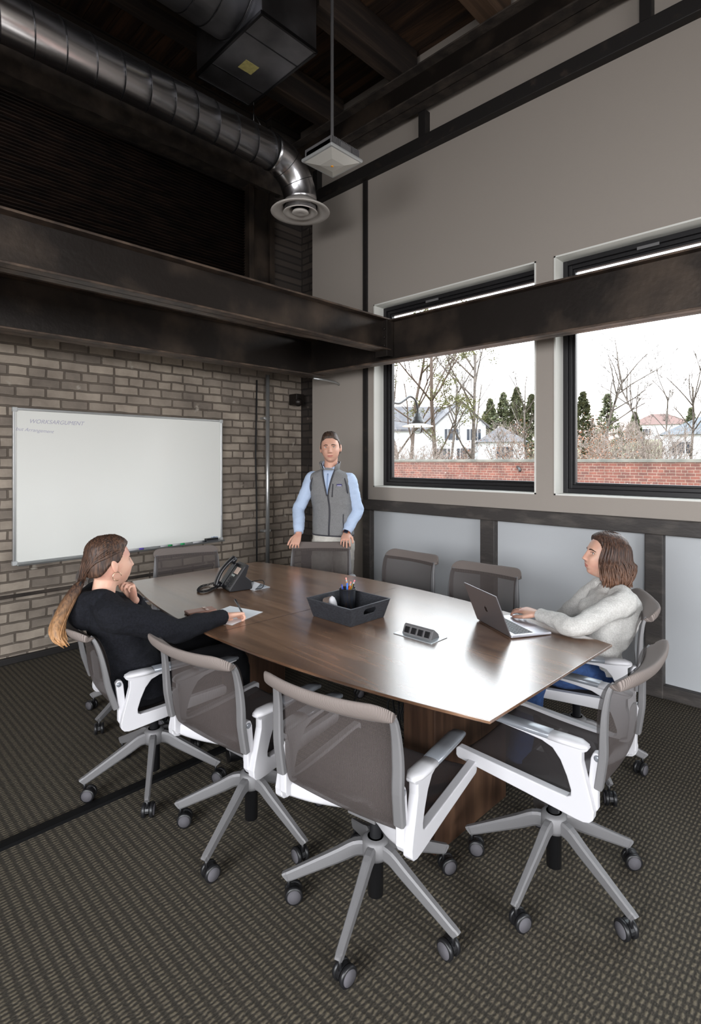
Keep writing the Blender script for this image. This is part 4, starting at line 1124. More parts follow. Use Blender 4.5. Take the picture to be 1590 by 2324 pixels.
# heights: top column value v -> z = 1.55 + (1045 - v) / 1227 * d
def hh(v, d, u):
    p = at(u, 0, d); return 1.55 + (1045 - v) / 1227 * d - terrain(p.x, p.y)
TR = [('pine_tree', 902, 44, 785, 'pine', 'tall sparse pine at the left edge of the left window, behind the outdoor lamp'),
      ('pine_tree', 935, 52, 800, 'pine', 'slim pine just right of the outdoor lamp arm'),
      ('pine_tree', 985, 40, 775, 'pine', 'tallest thick-trunked pine in the left window, left of the gabled house'),
      ('bare_tree', 1066, 38, 770, 'bare', 'tall bare tree in front of the gabled house in the left window'),
      ('bare_tree', 1012, 60, 850, 'bare', 'thin bare tree between the thick pine and the gabled house'),
      ('evergreen_tree', 1112, 84, 905, 'conifer', 'dark evergreen right behind the gabled house, leftmost of the evergreens in the left window'),
      ('evergreen_tree', 1142, 80, 892, 'conifer', 'dark evergreen above the garage roof in the left window'),
      ('evergreen_tree', 1172, 78, 880, 'conifer', 'tallest dark evergreen right of the garage roof in the left window'),
      ('evergreen_tree', 1205, 84, 895, 'conifer', 'evergreen at the right edge of the left window'),
      ('bare_tree', 1196, 50, 900, 'bare', 'bare tree at the right edge of the left window'),
      ('evergreen_tree', 1322, 70, 890, 'conifer', 'olive evergreen at the left edge of the right window'),
      ('bare_tree', 1362, 55, 832, 'bare', 'bare tree with a tall leader on the left of the right window'),
      ('evergreen_tree', 1378, 60, 895, 'conifer', 'broad dark evergreen beside the bare leader in the right window'),
      ('bare_tree', 1462, 60, 850, 'bare', 'slender bare tree in the middle of the right window'),
      ('bare_tree', 1506, 62, 882, 'bare', 'short bare tree right of the middle of the right window'),
      ('bare_tree', 1568, 50, 855, 'bare', 'bare tree near the white house in the right window'),
      ('evergreen_tree', 1568, 82, 925, 'conifer', 'round dark evergreen behind the blue-grey roof'),
      ('evergreen_tree', 1440, 95, 935, 'conifer', 'small distant evergreen in the middle of the right window')]
for i, (nm, u, d, v, k, lb) in enumerate(TR): tree(nm, u, d, hh(v, d, u), k, lb, 'tree', 40 + i)
SH = [(905, 36, 965, 'shrub', 'grey twiggy thicket low at the left edge of the left window'), (948, 34, 985, 'shrub', 'grey twiggy bush below the outdoor lamp'), (1000, 42, 985, 'dry', 'russet-leaved bush left of the gabled house'),
      (1035, 46, 1000, 'shrub', 'low bush before the gabled house'), (1195, 44, 955, 'dry', 'russet-tinged bush right of the garage'), (1150, 60, 945, 'shrub', 'grey twiggy bush above the garage roof'),
      (1313, 40, 945, 'dry', 'russet-leaved bush at the left edge of the right window'), (1350, 44, 965, 'dry', 'second russet-leaved bush in the right window'), (1395, 50, 945, 'shrub', 'grey thicket under the broad evergreen'),
      (1432, 48, 950, 'shrub', 'grey twiggy thicket in the middle of the right window, left one'), (1470, 46, 945, 'shrub', 'grey twiggy thicket in the middle of the right window, right one'), (1505, 50, 955, 'shrub', 'grey thicket just left of the white house'),
      (1340, 75, 940, 'shrub', 'pale distant thicket behind the russet bushes'), (1415, 90, 945, 'shrub', 'pale distant thicket on the hill')]
for i, (u, d, v, k, lb) in enumerate(SH): tree('shrub', u, d, hh(v, d, u), k, lb, 'bush', 90 + i)
# ================================================================== PEOPLE
m_skin = M('fair skin', srgb(216, 168, 146), .5, col2=srgb(204, 150, 130), scale=14, lo=.4, hi=.7, sss=.15)
m_skin2 = M('light skin', srgb(220, 176, 154), .5, col2=srgb(206, 152, 134), scale=14, lo=.4, hi=.7, sss=.15)
m_lip = M('lips', srgb(190, 122, 110), .45)
m_eye = M('eye white', srgb(226, 222, 218), .2); m_iris = M('dark iris', srgb(50, 42, 38), .15)
def hair_mat(name, c1, c2, rough=.55, zgrad=None):
    """streaky hair; zgrad=(z_low, z_high, colour) lightens towards the ends"""
    m, nt, b, out = new_mat(name)
    tc = nt.nodes.new('ShaderNodeTexCoord'); mp = nt.nodes.new('ShaderNodeMapping'); mp.inputs['Scale'].default_value = (150, 150, 14)
    n = nt.nodes.new('ShaderNodeTexNoise'); n.inputs['Scale'].default_value = 1; n.inputs['Detail'].default_value = 3
    r = nt.nodes.new('ShaderNodeValToRGB'); r.color_ramp.elements[0].position = .38; r.color_ramp.elements[1].position = .66
    r.color_ramp.elements[0].color = c1; r.color_ramp.elements[1].color = c2
    nt.links.new(tc.outputs['Object'], mp.inputs[0]); nt.links.new(mp.outputs[0], n.inputs['Vector']); nt.links.new(n.outputs['Fac'], r.inputs[0])
    src = r.outputs[0]
    if zgrad:
        sp = nt.nodes.new('ShaderNodeSeparateXYZ'); nt.links.new(tc.outputs['Object'], sp.inputs[0])
        mr = nt.nodes.new('ShaderNodeMapRange'); mr.inputs[1].default_value = zgrad[1]; mr.inputs[2].default_value = zgrad[0]
        nt.links.new(sp.outputs['Z'], mr.inputs[0])
        mx = nt.nodes.new('ShaderNodeMix'); mx.data_type = 'RGBA'; mx.inputs[7].default_value = zgrad[2]
        ml = nt.nodes.new('ShaderNodeMath'); ml.operation = 'MULTIPLY'; nt.links.new(mr.outputs[0], ml.inputs[0]); nt.links.new(n.outputs['Fac'], ml.inputs[1])
        m2 = nt.nodes.new('ShaderNodeMath'); m2.operation = 'MULTIPLY'; m2.inputs[1].default_value = 1.7; m2.use_clamp = True; nt.links.new(ml.outputs[0], m2.inputs[0])
        nt.links.new(m2.outputs[0], mx.inputs[0]); nt.links.new(src, mx.inputs[6]); src = mx.outputs[2]
    nt.links.new(src, b.inputs['Base Color']); b.inputs['Roughness'].default_value = rough
    bp = nt.nodes.new('ShaderNodeBump'); bp.inputs['Strength'].default_value = .6; bp.inputs['Distance'].default_value = .003
    nt.links.new(n.outputs['Fac'], bp.inputs['Height']); nt.links.new(bp.outputs[0], b.inputs['Normal'])
    return m
E_ = math.exp
def sstep(a, b, x):
    t = max(0, min(1, (x - a) / (b - a))); return t * t * (3 - 2 * t)
JAW = .36
def head_surface(n, fem=0.0):
    """point on the head for unit direction n; face looks along +y; centre between the ears"""
    q_ = (abs(n.x) ** 2.35 + abs(n.y) ** 2.35 + abs(n.z) ** 2.35) ** (-1 / 2.35)
    x = .072 * n.x * q_; y = .094 * n.y * q_; z = .114 * n.z * q_
    t = max(0, -z / .118)
    x *= 1 - (.25 + .12 * fem) * t ** 1.9
    if y < 0: y *= 1 - .50 * sstep(.02, .115, -z)
    else:
        y *= 1 - .04 * sstep(.0, .1, z)
        y += .012 * t * sstep(.2, .7, n.y)
    if z > 0: x *= 1 + .02 * sstep(0, .08, z)
    if n.y > 0:
        w = sstep(0, .35, n.y); ax = abs(x); d = 0
        tn = max(0, min(1, (.022 - z) / .052)); A = .003 + (.023 - .003 * fem) * tn
        if z < -.030: A *= E_(-((z + .030) / .006) ** 2)
        if z > .022: A *= E_(-((z - .022) / .016) ** 2)
        d += A * E_(-(x / (.0075 + .0060 * tn)) ** 2)
        d += .006 * E_(-((ax - .013) / .006) ** 2 - ((z + .031) / .007) ** 2)
        d -= .012 * E_(-((ax - .031) / .016) ** 2 - ((z - .008) / .012) ** 2)
        d += (.005 - .002 * fem) * E_(-((z - .029) / .009) ** 2 - ((ax - .026) / .028) ** 2)
        d += .006 * E_(-((ax - .043) / .020) ** 2 - ((z + .022) / .022) ** 2)
        d += .0055 * E_(-(x / .020) ** 2 - ((z + .054) / .006) ** 2) + .0060 * E_(-(x / .018) ** 2 - ((z + .067) / .006) ** 2)
        d -= .0028 * E_(-(x / .022) ** 2 - ((z + .0605) / .0028) ** 2)
        d -= .004 * E_(-(x / .02) ** 2 - ((z + .080) / .006) ** 2)
        d += .009 * E_(-(x / .022) ** 2 - ((z + .100) / .015) ** 2)
        y += d * w
    return Vector((x, y, z))
def sph(i, j, nu, nv):
    th = PI * j / nv; ph = 2 * PI * i / nu
    return Vector((math.sin(th) * math.sin(ph), math.sin(th) * math.cos(ph), math.cos(th)))
def head_rings(fem, Mh, nu=88, nv=72, off=None):
    rings = []
    for j in range(nv + 1):
        jj = min(max(j, .12), nv - .12); ring = []
        for i in range(nu):
            n = sph(i, jj, nu, nv); p = head_surface(n, fem)
            if off: p = p + off(n, p)
            ring.append(Mh @ p)
        rings.append(ring)
    return rings
def add_head(g, Mh, fem=0.0):
    g.loft(head_rings(fem, Mh))
    for s in (-1, 1):                       # ears
        c = Vector((s * .073, -.006, -.004)); rings = []
        for k, (q, w) in enumerate(((-.006, .5), (0, .9), (.006, 1.0), (.010, .85), (.012, .3))):
            ring = []
            for i in range(16):
                a = 2 * PI * i / 16; ry = .016 * w * (1 + .18 * math.sin(a)); rz = .031 * w
                ring.append(Mh @ (c + Vector((s * (q + .004 * (1 - math.cos(a)) * .5), ry * math.cos(a) - .004 - .004 * math.sin(a), rz * math.sin(a)))))
            rings.append(ring)
        g.loft(rings)
def head_matrix(pos, yaw, pitch=0, roll=0, scale=1.0):
    """yaw: world direction (deg) the face points to; pitch up positive"""
    return Matrix.Translation(pos) @ Matrix.Rotation(math.radians(yaw - 90), 4, 'Z') @ Matrix.Rotation(math.radians(pitch), 4, 'X') @ Matrix.Rotation(math.radians(roll), 4, 'Y') @ Matrix.Scale(scale, 4)
def add_hand(g, wrist, d, up, side, curls, spread=.22, thumb=.7, L=.185, fwd_thumb=.5, joints=None):
    """wrist position, direction of the palm, back-of-hand normal, side=+1 thumb towards d x up ... ; curls in radians per finger joint"""
    W_ = Vector(wrist); d = Vector(d).normalized(); u = Vector(up); u = (u - d * u.dot(d)).normalized(); lat = d.cross(u) * side   # towards the thumb
    s = L / .185
    pl = .098 * s; rings = []
    for k, (t, w, h) in enumerate(((-.12, .027, .021), (.0, .028, .020), (.25, .034, .018), (.6, .041, .016), (.9, .042, .014), (1.02, .036, .011))):
        c = W_ + d * (pl * t); rings.append([c + lat * (w * s * math.cos(a)) + u * (h * s * math.sin(a) * .92) for a in [2 * PI * i / 18 for i in range(18)]])
    g.loft(rings)
    LN = (.068, .078, .072, .056); R_ = (.0085, .0088, .0083, .0072)
    for f in range(4):
        o = (1.5 - f) / 1.5
        base = W_ + d * (pl * (.93 - .05 * abs(o - .3))) + lat * (.0315 * s * o)
        a0 = spread * o * .5; dr = (d * math.cos(a0) + lat * math.sin(a0)).normalized()
        cu = curls[f] if isinstance(curls[f], (tuple, list)) else (curls[f],) * 3
        pts = [base - dr * .018 * s, base]; rad = [R_[f] * s * 1.08] * 2; ang = 0; p = base
        for q, fr in enumerate((.46, .30, .24)):
            ang += cu[q]; v = dr * math.cos(ang) - u * math.sin(ang)
            p2 = p + v * (LN[f] * s * fr); pts += [p.lerp(p2, .5), p2]; rad += [R_[f] * s * (.97 - .07 * q), R_[f] * s * (.98 - .10 * q)]; p = p2
        pts.append(p + v * .004 * s); rad.append(R_[f] * s * .45)
        g.tube(pts, rad, 10)
    b = W_ + d * (pl * .22) + lat * (.024 * s) - u * .004 * s
    t1 = (d * .72 + lat * thumb * .8 - u * .35 * fwd_thumb).normalized(); t2 = (d * .92 + lat * thumb * .25 - u * .35 * fwd_thumb).normalized()
    p1 = b + t1 * .045 * s; p2 = p1 + t2 * .034 * s; p3 = p2 + (t2 - lat * .12).normalized() * .026 * s
    g.tube([b - t1 * .012, b, b.lerp(p1, .5), p1, p1.lerp(p2, .5), p2, p3, p3 + t2 * .003], [.012 * s, .0155 * s, .0135 * s, .0112 * s, .0102 * s, .0104 * s, .0088 * s, .004 * s], 10)
def limb(g, pts, rad, n=18, flat=None):
    P_ = cat_rom([tuple(p) + (r if isinstance(r, tuple) else (r, r)) for p, r in zip(pts, rad)], 6)
    g.tube([q[:3] for q in P_], [(q[3], q[4]) for q in P_], n, flat=flat)
def torso_rings(rows, ex=2.5, n=36):
    """rows: (centre, lateral axis, half width, half depth[, front axis]) -> super-ellipse rings; index 0 is +lateral, n/4 is front"""
    out = []
    for c, la, rw, rd in rows:
        c = Vector(c); la = Vector(la).normalized(); fr = Vector((0, 0, 1)).cross(la).normalized()
        ring = []
        for i in range(n):
            a = 2 * PI * i / n; cs, sn = math.cos(a), math.sin(a); q = (abs(cs) ** ex + abs(sn) ** ex) ** (-1 / ex)
            ring.append(c + la * (rw * cs * q) + fr * (rd * sn * q))
        out.append(ring)
    return out
def dense_rows(rows, n=5):
    return [(q[:3], q[3:6], q[6], q[7]) for q in cat_rom([tuple(c) + tuple(la) + (rw, rd) for c, la, rw, rd in rows], n)]
WORK = bpy.data.scenes.new('workbench')
def remeshed(g, name, mats, parent, voxel, smooth_it=3, noise_amp=0, noise_scale=8, sub=0):
    o = g.build(name, mats, None)
    md = o.modifiers.new('r', 'REMESH'); md.mode = 'VOXEL'; md.voxel_size = voxel; md.use_smooth_shade = True
    if smooth_it:
        md = o.modifiers.new('s', 'SMOOTH'); md.iterations = smooth_it; md.factor = .5
    COL.objects.unlink(o); WORK.collection.objects.link(o)       # evaluate alone, quickly
    with bpy.context.temp_override(scene=WORK, view_layer=WORK.view_layers[0]):
        dg = bpy.context.evaluated_depsgraph_get(); dg.update()
        me = bpy.data.meshes.new_from_object(o.evaluated_get(dg))
    old = o.data; bpy.data.objects.remove(o); bpy.data.meshes.remove(old)
    me.name = name
    me.materials.clear()
    for mt in (mats if isinstance(mats, (list, tuple)) else [mats]): me.materials.append(mt)
    if noise_amp:       # cloth folds
        NV = len(me.vertices); nrm = [0.0] * (3 * NV); me.vertices.foreach_get('normal', nrm); co = [0.0] * (3 * NV); me.vertices.foreach_get('co', co)
        for i in range(NV):
            p = Vector(co[3 * i:3 * i + 3]) * noise_scale
            k = mnoise.noise(Vector((p.x, p.y, p.z * 2.0))) + .5 * mnoise.noise(Vector((p.x * 2.3, p.y * 2.3, p.z * 4.5 + 7)))
            for q in range(3): co[3 * i + q] += nrm[3 * i + q] * noise_amp * k
        me.vertices.foreach_set('co', co)
    o = bpy.data.objects.new(name, me); COL.objects.link(o); o.parent = parent
    for p in me.polygons: p.use_smooth = True
    return o
def paint(o, test, idx):
    for p in o.data.polygons:
        if test(p.center): p.material_index = idx
def face_bits(root, Mh, fem, hairmat, look=0.0, brow=True):
    """eyes, eyebrows as parts of the head"""
    inv = None
    for s in (-1, 1):
        n = Vector((s * .031 / .075, .80, .008 / .118)).normalized()
        best = min(((abs(head_surface(q, fem).x - s * .031) + abs(head_surface(q, fem).z - .008), head_surface(q, fem)) for q in [Vector((s * a * .04, 1, b * .02)).normalized() for a in range(4, 18) for b in range(-4, 12)]), key=lambda t: t[0])[1]
        g = G(); c = Vector((s * .031, best.y - .0062, .008))
        g.lathe([(.0098 * math.sin(PI * k / 12), -.0098 * math.cos(PI * k / 12)) for k in range(13)], 20, M=Mh @ Matrix.Translation(c))
        e_ = g.build('eye', m_eye, root)
        g = G(); a = look
        g.lathe([(0, .0094), (.0030, .0096), (.0047, .0090), (.0048, .0084), (0, .0084)], 16, M=Mh @ Matrix.Translation(c) @ Matrix.Rotation(a, 4, 'Z') @ Matrix.Rotation(-PI / 2, 4, 'X'))
        g.build('iris', m_iris, e_)
        # upper lid line
        pts = []
        for k in range(9):
            t = -1 + k / 4; x = s * .031 + t * .0135; z = .008 + .0062 * (1 - t * t) - .001 * t * s
            y = min((abs(head_surface(q, fem).x - x) + abs(head_surface(q, fem).z - z), head_surface(q, fem).y) for q in [Vector((x / .075 * 1.02 * f1, 1 * f2, z / .118 * 1.0)).normalized() for f1 in (.9, 1.0, 1.1, 1.2) for f2 in (.7, .8, .9, 1.0)])[1]
            pts.append(Mh @ Vector((x, max(y, best.y) + .0012 - .003 * abs(t) ** 2 * (1 if t * s > 0 else .3), z)))
        g = G(); g.tube(pts, [.0006, .0011, .0013, .0014, .0014, .0014, .0013, .0011, .0006], 6); g.build('eyelashes', m_iris, root)
        if brow:
            pts = []
            for k in range(9):
                t = k / 8; x = s * (.014 + .036 * t); z = .0235 + .005 * math.sin(PI * min(1, t * 1.15)) - .003 * t
                cand = [head_surface(Vector((x * f1 / .075, math.sqrt(max(.05, 1 - (x / .075) ** 2 - (z / .118) ** 2)), z / .118)).normalized(), fem) for f1 in (1,)]
                pts.append(Mh @ (Vector((x, cand[0].y + .0005, z))))
            g = G(); g.tube(pts, [(.0014 + .0022 * math.sin(PI * min(1, .25 + .75 * k / 8)), .0014) for k in range(9)], 8, flat=(0, 0, 1)); g.build('eyebrow', hairmat, root)
def lips(o, Mh):
    iv = Mh.inverted()
    def t(c):
        p = iv @ c; return p.y > .055 and abs(p.x) < .022 and (abs(p.x) / .022) ** 2 + ((p.z + .0605) / .0085) ** 2 < 1
    paint(o, t, 1)
def hair_cap(root, Mh, fem, mat, mask, thick, name='hair', rough=.002, nscale=60):
    """closed shell that lies inside the head except where mask(n, p) > 0"""
    def off(n, p):
        m = mask(n, p); q = Vector((p.x, p.y, p.z + .02)).normalized()
        return q * (-.010 + (thick(n, p) + .010 + rough * mnoise.noise(Vector((n.x * nscale * .4, n.y * nscale * .4, n.z * 5)))) * m)
    g = G(); g.loft(head_rings(fem, Mh, 96, 80, off))
    return g.build(name, mat, root)

# ---------------------------------------------------------------- man standing behind the far chair
def build_man():
    root = thing('person', (3.20, 3.34, 0), 0, 'man standing behind a chair in a grey fleece vest, light blue shirt and pale trousers', 'person')
    root.location = (0, 0, 0)
    face = 222; bodyd = math.radians(212)
    fr = Vector((math.cos(bodyd), math.sin(bodyd), 0)); la = Vector((fr.y, -fr.x, 0))     # la: his right is +? (z cross la = fr)
    Mh = head_matrix((3.165, 3.325, 1.655), face, -2, 3, 1.07)
    shR, elR, wrR = Vector((3.100, 3.480, 1.405)), Vector((2.995, 3.535, 1.14)), Vector((2.905, 3.435, .940))
    shL, elL, wrL = Vector((3.270, 3.205, 1.395)), Vector((3.345, 3.185, 1.13)), Vector((3.205, 3.175, .945))
    nk = Vector((3.185, 3.345, 1.492)); hp = Vector((3.235, 3.365, .90))
    mR = (shR - shL).normalized()
    g = G(); add_head(g, Mh, 0)
    limb(g, [nk - Vector((0, 0, .06)), nk, Vector(Mh @ Vector((0, -.018, -.075)))], [.062, .056, .056])
    body = [(hp + Vector((0, 0, -.06)), mR, .155, .105), (hp + Vector((0, 0, .10)), mR, .145, .095), (hp + Vector((-.01, -.01, .26)), mR, .145, .092), (Vector((3.19, 3.34, 1.32)), mR, .140, .09), (Vector((3.185, 3.34, 1.39)), mR, .12, .07), (nk, mR, .055, .050)]
    g.loft([r for r in torso_rings(dense_rows(body, 4))])
    hipR, hipL = hp + mR * .09 - Vector((0, 0, .04)), hp - mR * .09 - Vector((0, 0, .04))
    ftR, ftL = Vector((3.17, 3.47, .09)), Vector((3.31, 3.30, .09))
    for h_, f_ in ((hipR, ftR), (hipL, ftL)):
        kn = h_.lerp(f_, .5) + fr * .02
        limb(g, [h_, kn, f_], [.085, .055, .038]); limb(g, [f_ - fr * .05 - Vector((0, 0, .05)), f_ + fr * .05 - Vector((0, 0, .05)), f_ + fr * .16 - Vector((0, 0, .065))], [.035, .038, .022])
    for a, b, c in ((shR, elR, wrR), (shL, elL, wrL)):
        limb(g, [a, a.lerp(b, .5), b, b.lerp(c, .4), c], [.042, .042, .037, .036, .026])
    add_hand(g, wrR, (-.32, -.10, -.42), (-.45, -.35, .45), 1, [(.25, .7, .6), (.3, .8, .6), (.35, .8, .6), (.4, .8, .6)], .35, .8, .178)
    add_hand(g, wrL, (-.62, -.50, -.42), (-.35, -.30, .85), -1, [(.35, .45, .3), (.4, .5, .3), (.4, .55, .35), (.45, .6, .4)], .40, .8, .178)
    body_o = remeshed(g, 'body', [m_skin, m_lip], root, .0040, 2); lips(body_o, Mh)
    hm = hair_mat('short dark brown hair', srgb(40, 29, 23), srgb(84, 62, 48))
    def mask(n, p):
        front = sstep(.060, .068, p.z - .012 * max(0, (abs(p.x) - .045) / .03) + .0) if p.y > .045 else 0
        hairline = .076 - .020 * sstep(.02, .06, abs(p.x)) - .075 * sstep(.052, -.005, p.y) - .085 * sstep(.0, -.06, p.y)
        return sstep(hairline - .004, hairline + .006, p.z)
    hair_cap(root, Mh, 0, hm, mask, lambda n, p: .006 + .013 * sstep(.066, .105, p.z), rough=.005)
    face_bits(root, Mh, 0, hm, .05)
    # shirt: sleeves, collar
    m_shirt = M('light blue oxford shirt', srgb(176, 196, 226), .85, col2=srgb(196, 212, 236), scale=300, bump=.05, bscale=90)
    g = G()
    for a, b, c in ((shR, elR, wrR), (shL, elL, wrL)):
        inn = a.lerp(Vector((3.185, 3.335, 1.40)), .35)
        limb(g, [inn, a + (a - inn) * .10 + Vector((0, 0, -.01)), a.lerp(b, .35), a.lerp(b, .8), b + (b - a.lerp(c, .5)) * .1, b.lerp(c, .35), b.lerp(c, .78), c + (b - c).normalized() * .03, c + (b - c).normalized() * .012],
             [.050, .058, .057, .053, .052, .051, .046, .037, .036])
    g.loft(torso_rings(dense_rows([(nk + Vector((0, 0, -.17)), mR, .10, .08), (nk + Vector((0, 0, -.06)), mR, .08, .072), (nk + Vector((0, 0, -.0)), mR, .062, .062)], 4)))
    remeshed(g, 'shirt', m_shirt, root, .0055, 3, .005, 11)
    g = G(); ring0 = []; ring1 = []                       # open collar
    for k in range(29):
        a = math.radians(30 + 300 * k / 28) ; d_ = fr * math.cos(a) + mR * math.sin(a)
        op = sstep(250, 300, abs(30 + 300 * k / 28 - 180) * 2)
        ring0.append(nk + d_ * .060 + Vector((0, 0, .000 - .045 * max(0, math.cos(a)) )))
        ring1.append(nk + d_ * (.064 + .020 * max(0, math.cos(a))) + Vector((0, 0, .048 - .050 * max(0, math.cos(a)))))
    g.loft([ring0, ring1], closed=False, cap=False); g.build('shirt_collar', m_shirt, root, solid=.004)
    for wv, el in ((wrR, elR), (wrL, elL)):
        g = G(); dv = (el - wv).normalized(); g.tube([wv + dv * .012, wv + dv * .075], [.0375, .041], 24, cap=False); g.build('cuff', m_shirt, root, solid=.003)
    # vest
    m_fleece = M('heather grey fleece', srgb(142, 142, 142), .95, col2=srgb(120, 120, 121), scale=260, lo=.35, hi=.65, bump=.4, bscale=320)
    m_bind = M('charcoal binding', srgb(62, 62, 68), .8)
    rows = [(hp + Vector((0, 0, .015)), mR, .178, .128), (hp + Vector((0, 0, .08)), mR, .180, .130), (hp + Vector((-.01, -.01, .22)), mR, .176, .126), (Vector((3.20, 3.35, 1.25)), mR, .180, .128), (Vector((3.19, 3.345, 1.34)), mR, .176, .118), (Vector((3.185, 3.343, 1.405)), mR, .184, .098), (Vector((3.185, 3.343, 1.440)), mR, .158, .082), (Vector((3.185, 3.343, 1.468)), mR, .092, .070), (Vector((3.185, 3.343, 1.488)), mR, .068, .064)]
    R2 = torso_rings(dense_rows(rows, 6), 2.5)
    g = G(); g.loft(R2); remeshed(g, 'fleece_vest', m_fleece, root, .006, 2, .0035, 12)
    def surf(z, lat, o=.006):
        """point on the front of the vest at height z, lateral offset lat towards his right"""
        k = min(range(len(R2) - 1), key=lambda q: abs((R2[q][0].z + R2[q + 1][0].z) / 2 - z))
        z0, z1 = R2[k][0].z, R2[k + 1][0].z; t = 0 if abs(z1 - z0) < 1e-6 else max(0, min(1, (z - z0) / (z1 - z0)))
        ring = [p.lerp(q, t) for p, q in zip(R2[k], R2[k + 1])]; c = sum(ring, Vector()) / 36
        f2 = Vector((0, 0, 1)).cross(mR); f2.z = 0; f2.normalize()
        best = None
        for i in range(36):
            p, q = ring[i], ring[(i + 1) % 36]
            if (p - c).dot(f2) < 0 and (q - c).dot(f2) < 0: continue
            a_, b_ = (p - c).dot(mR), (q - c).dot(mR)
            if (a_ - lat) * (b_ - lat) <= 0 and abs(a_ - b_) > 1e-9:
                best = p.lerp(q, (lat - a_) / (b_ - a_)); break
        if best is None: best = max(ring, key=lambda p: (p - c).dot(mR) * (1 if lat > 0 else -1))
        nn = (best - c); nn.z = 0
        return Vector((best.x, best.y, z)) + nn.normalized() * o
    ZV = 1.255
    zs = [.915 + (ZV - .915) * k / 14 for k in range(15)]
    g = G(); g.tube([surf(z, .004 * math.sin(z * 9)) for z in zs], [(.0065, .003)] * 15, 8, flat=tuple(mR)); g.build('zip', m_bind, root)
    def vw(z): return .004 + .046 * ((z - ZV) / (1.475 - ZV)) ** 1.15
    rows_ = [[surf(z, vw(z) * q, .007) for q in (-1, -.5, 0, .5, 1)] for z in [ZV + (1.470 - ZV) * k / 10 for k in range(11)]]
    g = G(); g.loft(rows_, closed=False, cap=False); g.build('shirt_front', m_shirt, root, solid=.002)
    g = G(); g.tube([surf(ZV + (1.44 - ZV) * k / 8, 0, .0095) for k in range(9)], [(.006, .0012)] * 9, 6, flat=tuple(mR)); g.build('shirt_placket', M('shirt placket', srgb(150, 172, 206), .85), root)
    for s in (-1, 1):
        g = G(); g.tube([surf(z, s * vw(z), .009) for z in [ZV + (1.470 - ZV) * k / 10 for k in range(11)]], [(.006, .004)] * 11, 8, flat=tuple(mR)); g.build('vest_binding', m_bind, root)
    g = G(); r0 = []; r1 = []; r2 = []
    for k in range(33):
        a = math.radians(38 + 284 * k / 32); d_ = fr * math.cos(a) + mR * math.sin(a); f_ = max(0, math.cos(a))
        r0.append(nk + d_ * (.071 + .012 * f_) + Vector((0, 0, -.018 - .03 * f_))); r1.append(nk + d_ * (.078 + .022 * f_) + Vector((0, 0, .02 - .02 * f_))); r2.append(nk + d_ * (.084 + .030 * f_) + Vector((0, 0, .052 - .036 * f_)))
    g.loft([r0, r1, r2], closed=False, cap=False); g.build('vest_collar', m_fleece, root, solid=.007)
    for s, sh in ((1, shR), (-1, shL)):     # dark armhole binding
        c = sh - mR * s * .020 + Vector((0, 0, -.045)); pts = []
        for k in range(28):
            a = 2 * PI * k / 28; pts.append(c + fr * (.082 * math.cos(a)) + Vector((0, 0, .100 * math.sin(a))) + mR * s * (.012 * math.cos(2 * a) - .035 * math.sin(a) * .7))
        g = G(); g.tube(pts, .0055, 8, loop=True); g.build('armhole_binding', m_bind, root)
    hemp = R2[0]; g = G(); g.tube([p for p in hemp], .006, 8, loop=True); g.build('hem_binding', m_bind, root)
    def onvest(z, lat): return surf(z, lat, .007)
    g = G(); g.tube([onvest(1.355, -.045), onvest(1.30, -.042), onvest(1.245, -.036)], [(.004, .003)] * 3, 8, flat=tuple(mR)); g.build('chest_zip', m_bind, root)
    g = G(); g.tube([onvest(1.10, -.11), onvest(1.04, -.11), onvest(.97, -.115)], [(.004, .003)] * 3, 8, flat=tuple(mR)); g.build('pocket_zip', m_bind, root)
    c = onvest(1.345, -.095); nrm = (Vector((0, 0, 1)).cross(mR) - mR * .35).normalized(); uu = Vector((0, 0, 1)).cross(nrm).normalized()
    g = G(); hw_, hh_ = .021, .009
    g.add([c + nrm * .003 + uu * (a * hw_) + Vector((0, 0, b * hh_)) for a, b in ((-1, -1), (1, -1), (1, 1), (-1, 1))], [(0, 1, 2, 3)]); lab = g.build('brand_patch', M('purple patch', srgb(52, 46, 110), .7), root, solid=.002)
    g = G(); g.add([c + nrm * .0045 + uu * (a * hw_ * .85) + Vector((0, 0, -.002 + b * .0018)) for a, b in ((-1, -1), (1, -1), (1, 1), (-1, 1))], [(0, 1, 2, 3)])
    g.add([c + nrm * .0045 + uu * (a * hw_ * .95) + Vector((0, 0, -.0072 + b * .001)) for a, b in ((-1, -1), (1, -1), (1, 1), (-1, 1))], [(0, 1, 2, 3)]); g.build('patch_lettering', M('pale thread', srgb(200, 200, 220), .7), lab, solid=.0008)
    # trousers
    m_tr = M('stone chinos', srgb(206, 202, 194), .85, col2=srgb(190, 186, 178), scale=30, bump=.15)
    g = G(); g.loft(torso_rings(dense_rows([(hp + Vector((0, 0, .07)), mR, .160, .110), (hp + Vector((0, 0, -.02)), mR, .172, .122), (hp + Vector((0, 0, -.10)), mR, .170, .118)], 4)))
    for h_, f_ in ((hipR, ftR), (hipL, ftL)):
        kn = h_.lerp(f_, .5) + fr * .02; limb(g, [h_ + Vector((0, 0, .0)), h_.lerp(kn, .5), kn, kn.lerp(f_, .6), f_ + Vector((0, 0, -.03))], [.100, .092, .078, .072, .070])
    remeshed(g, 'trousers', m_tr, root, .008, 3, .006, 9)
    for f_ in (ftR, ftL):
        g = G(); limb(g, [f_ - fr * .07 - Vector((0, 0, .045)), f_ + fr * .04 - Vector((0, 0, .040)), f_ + fr * .18 - Vector((0, 0, .060))], [(.044, .044), (.046, .046), (.028, .040)]); remeshed(g, 'shoe', M('brown leather', srgb(96, 68, 48), .4), root, .006, 1)
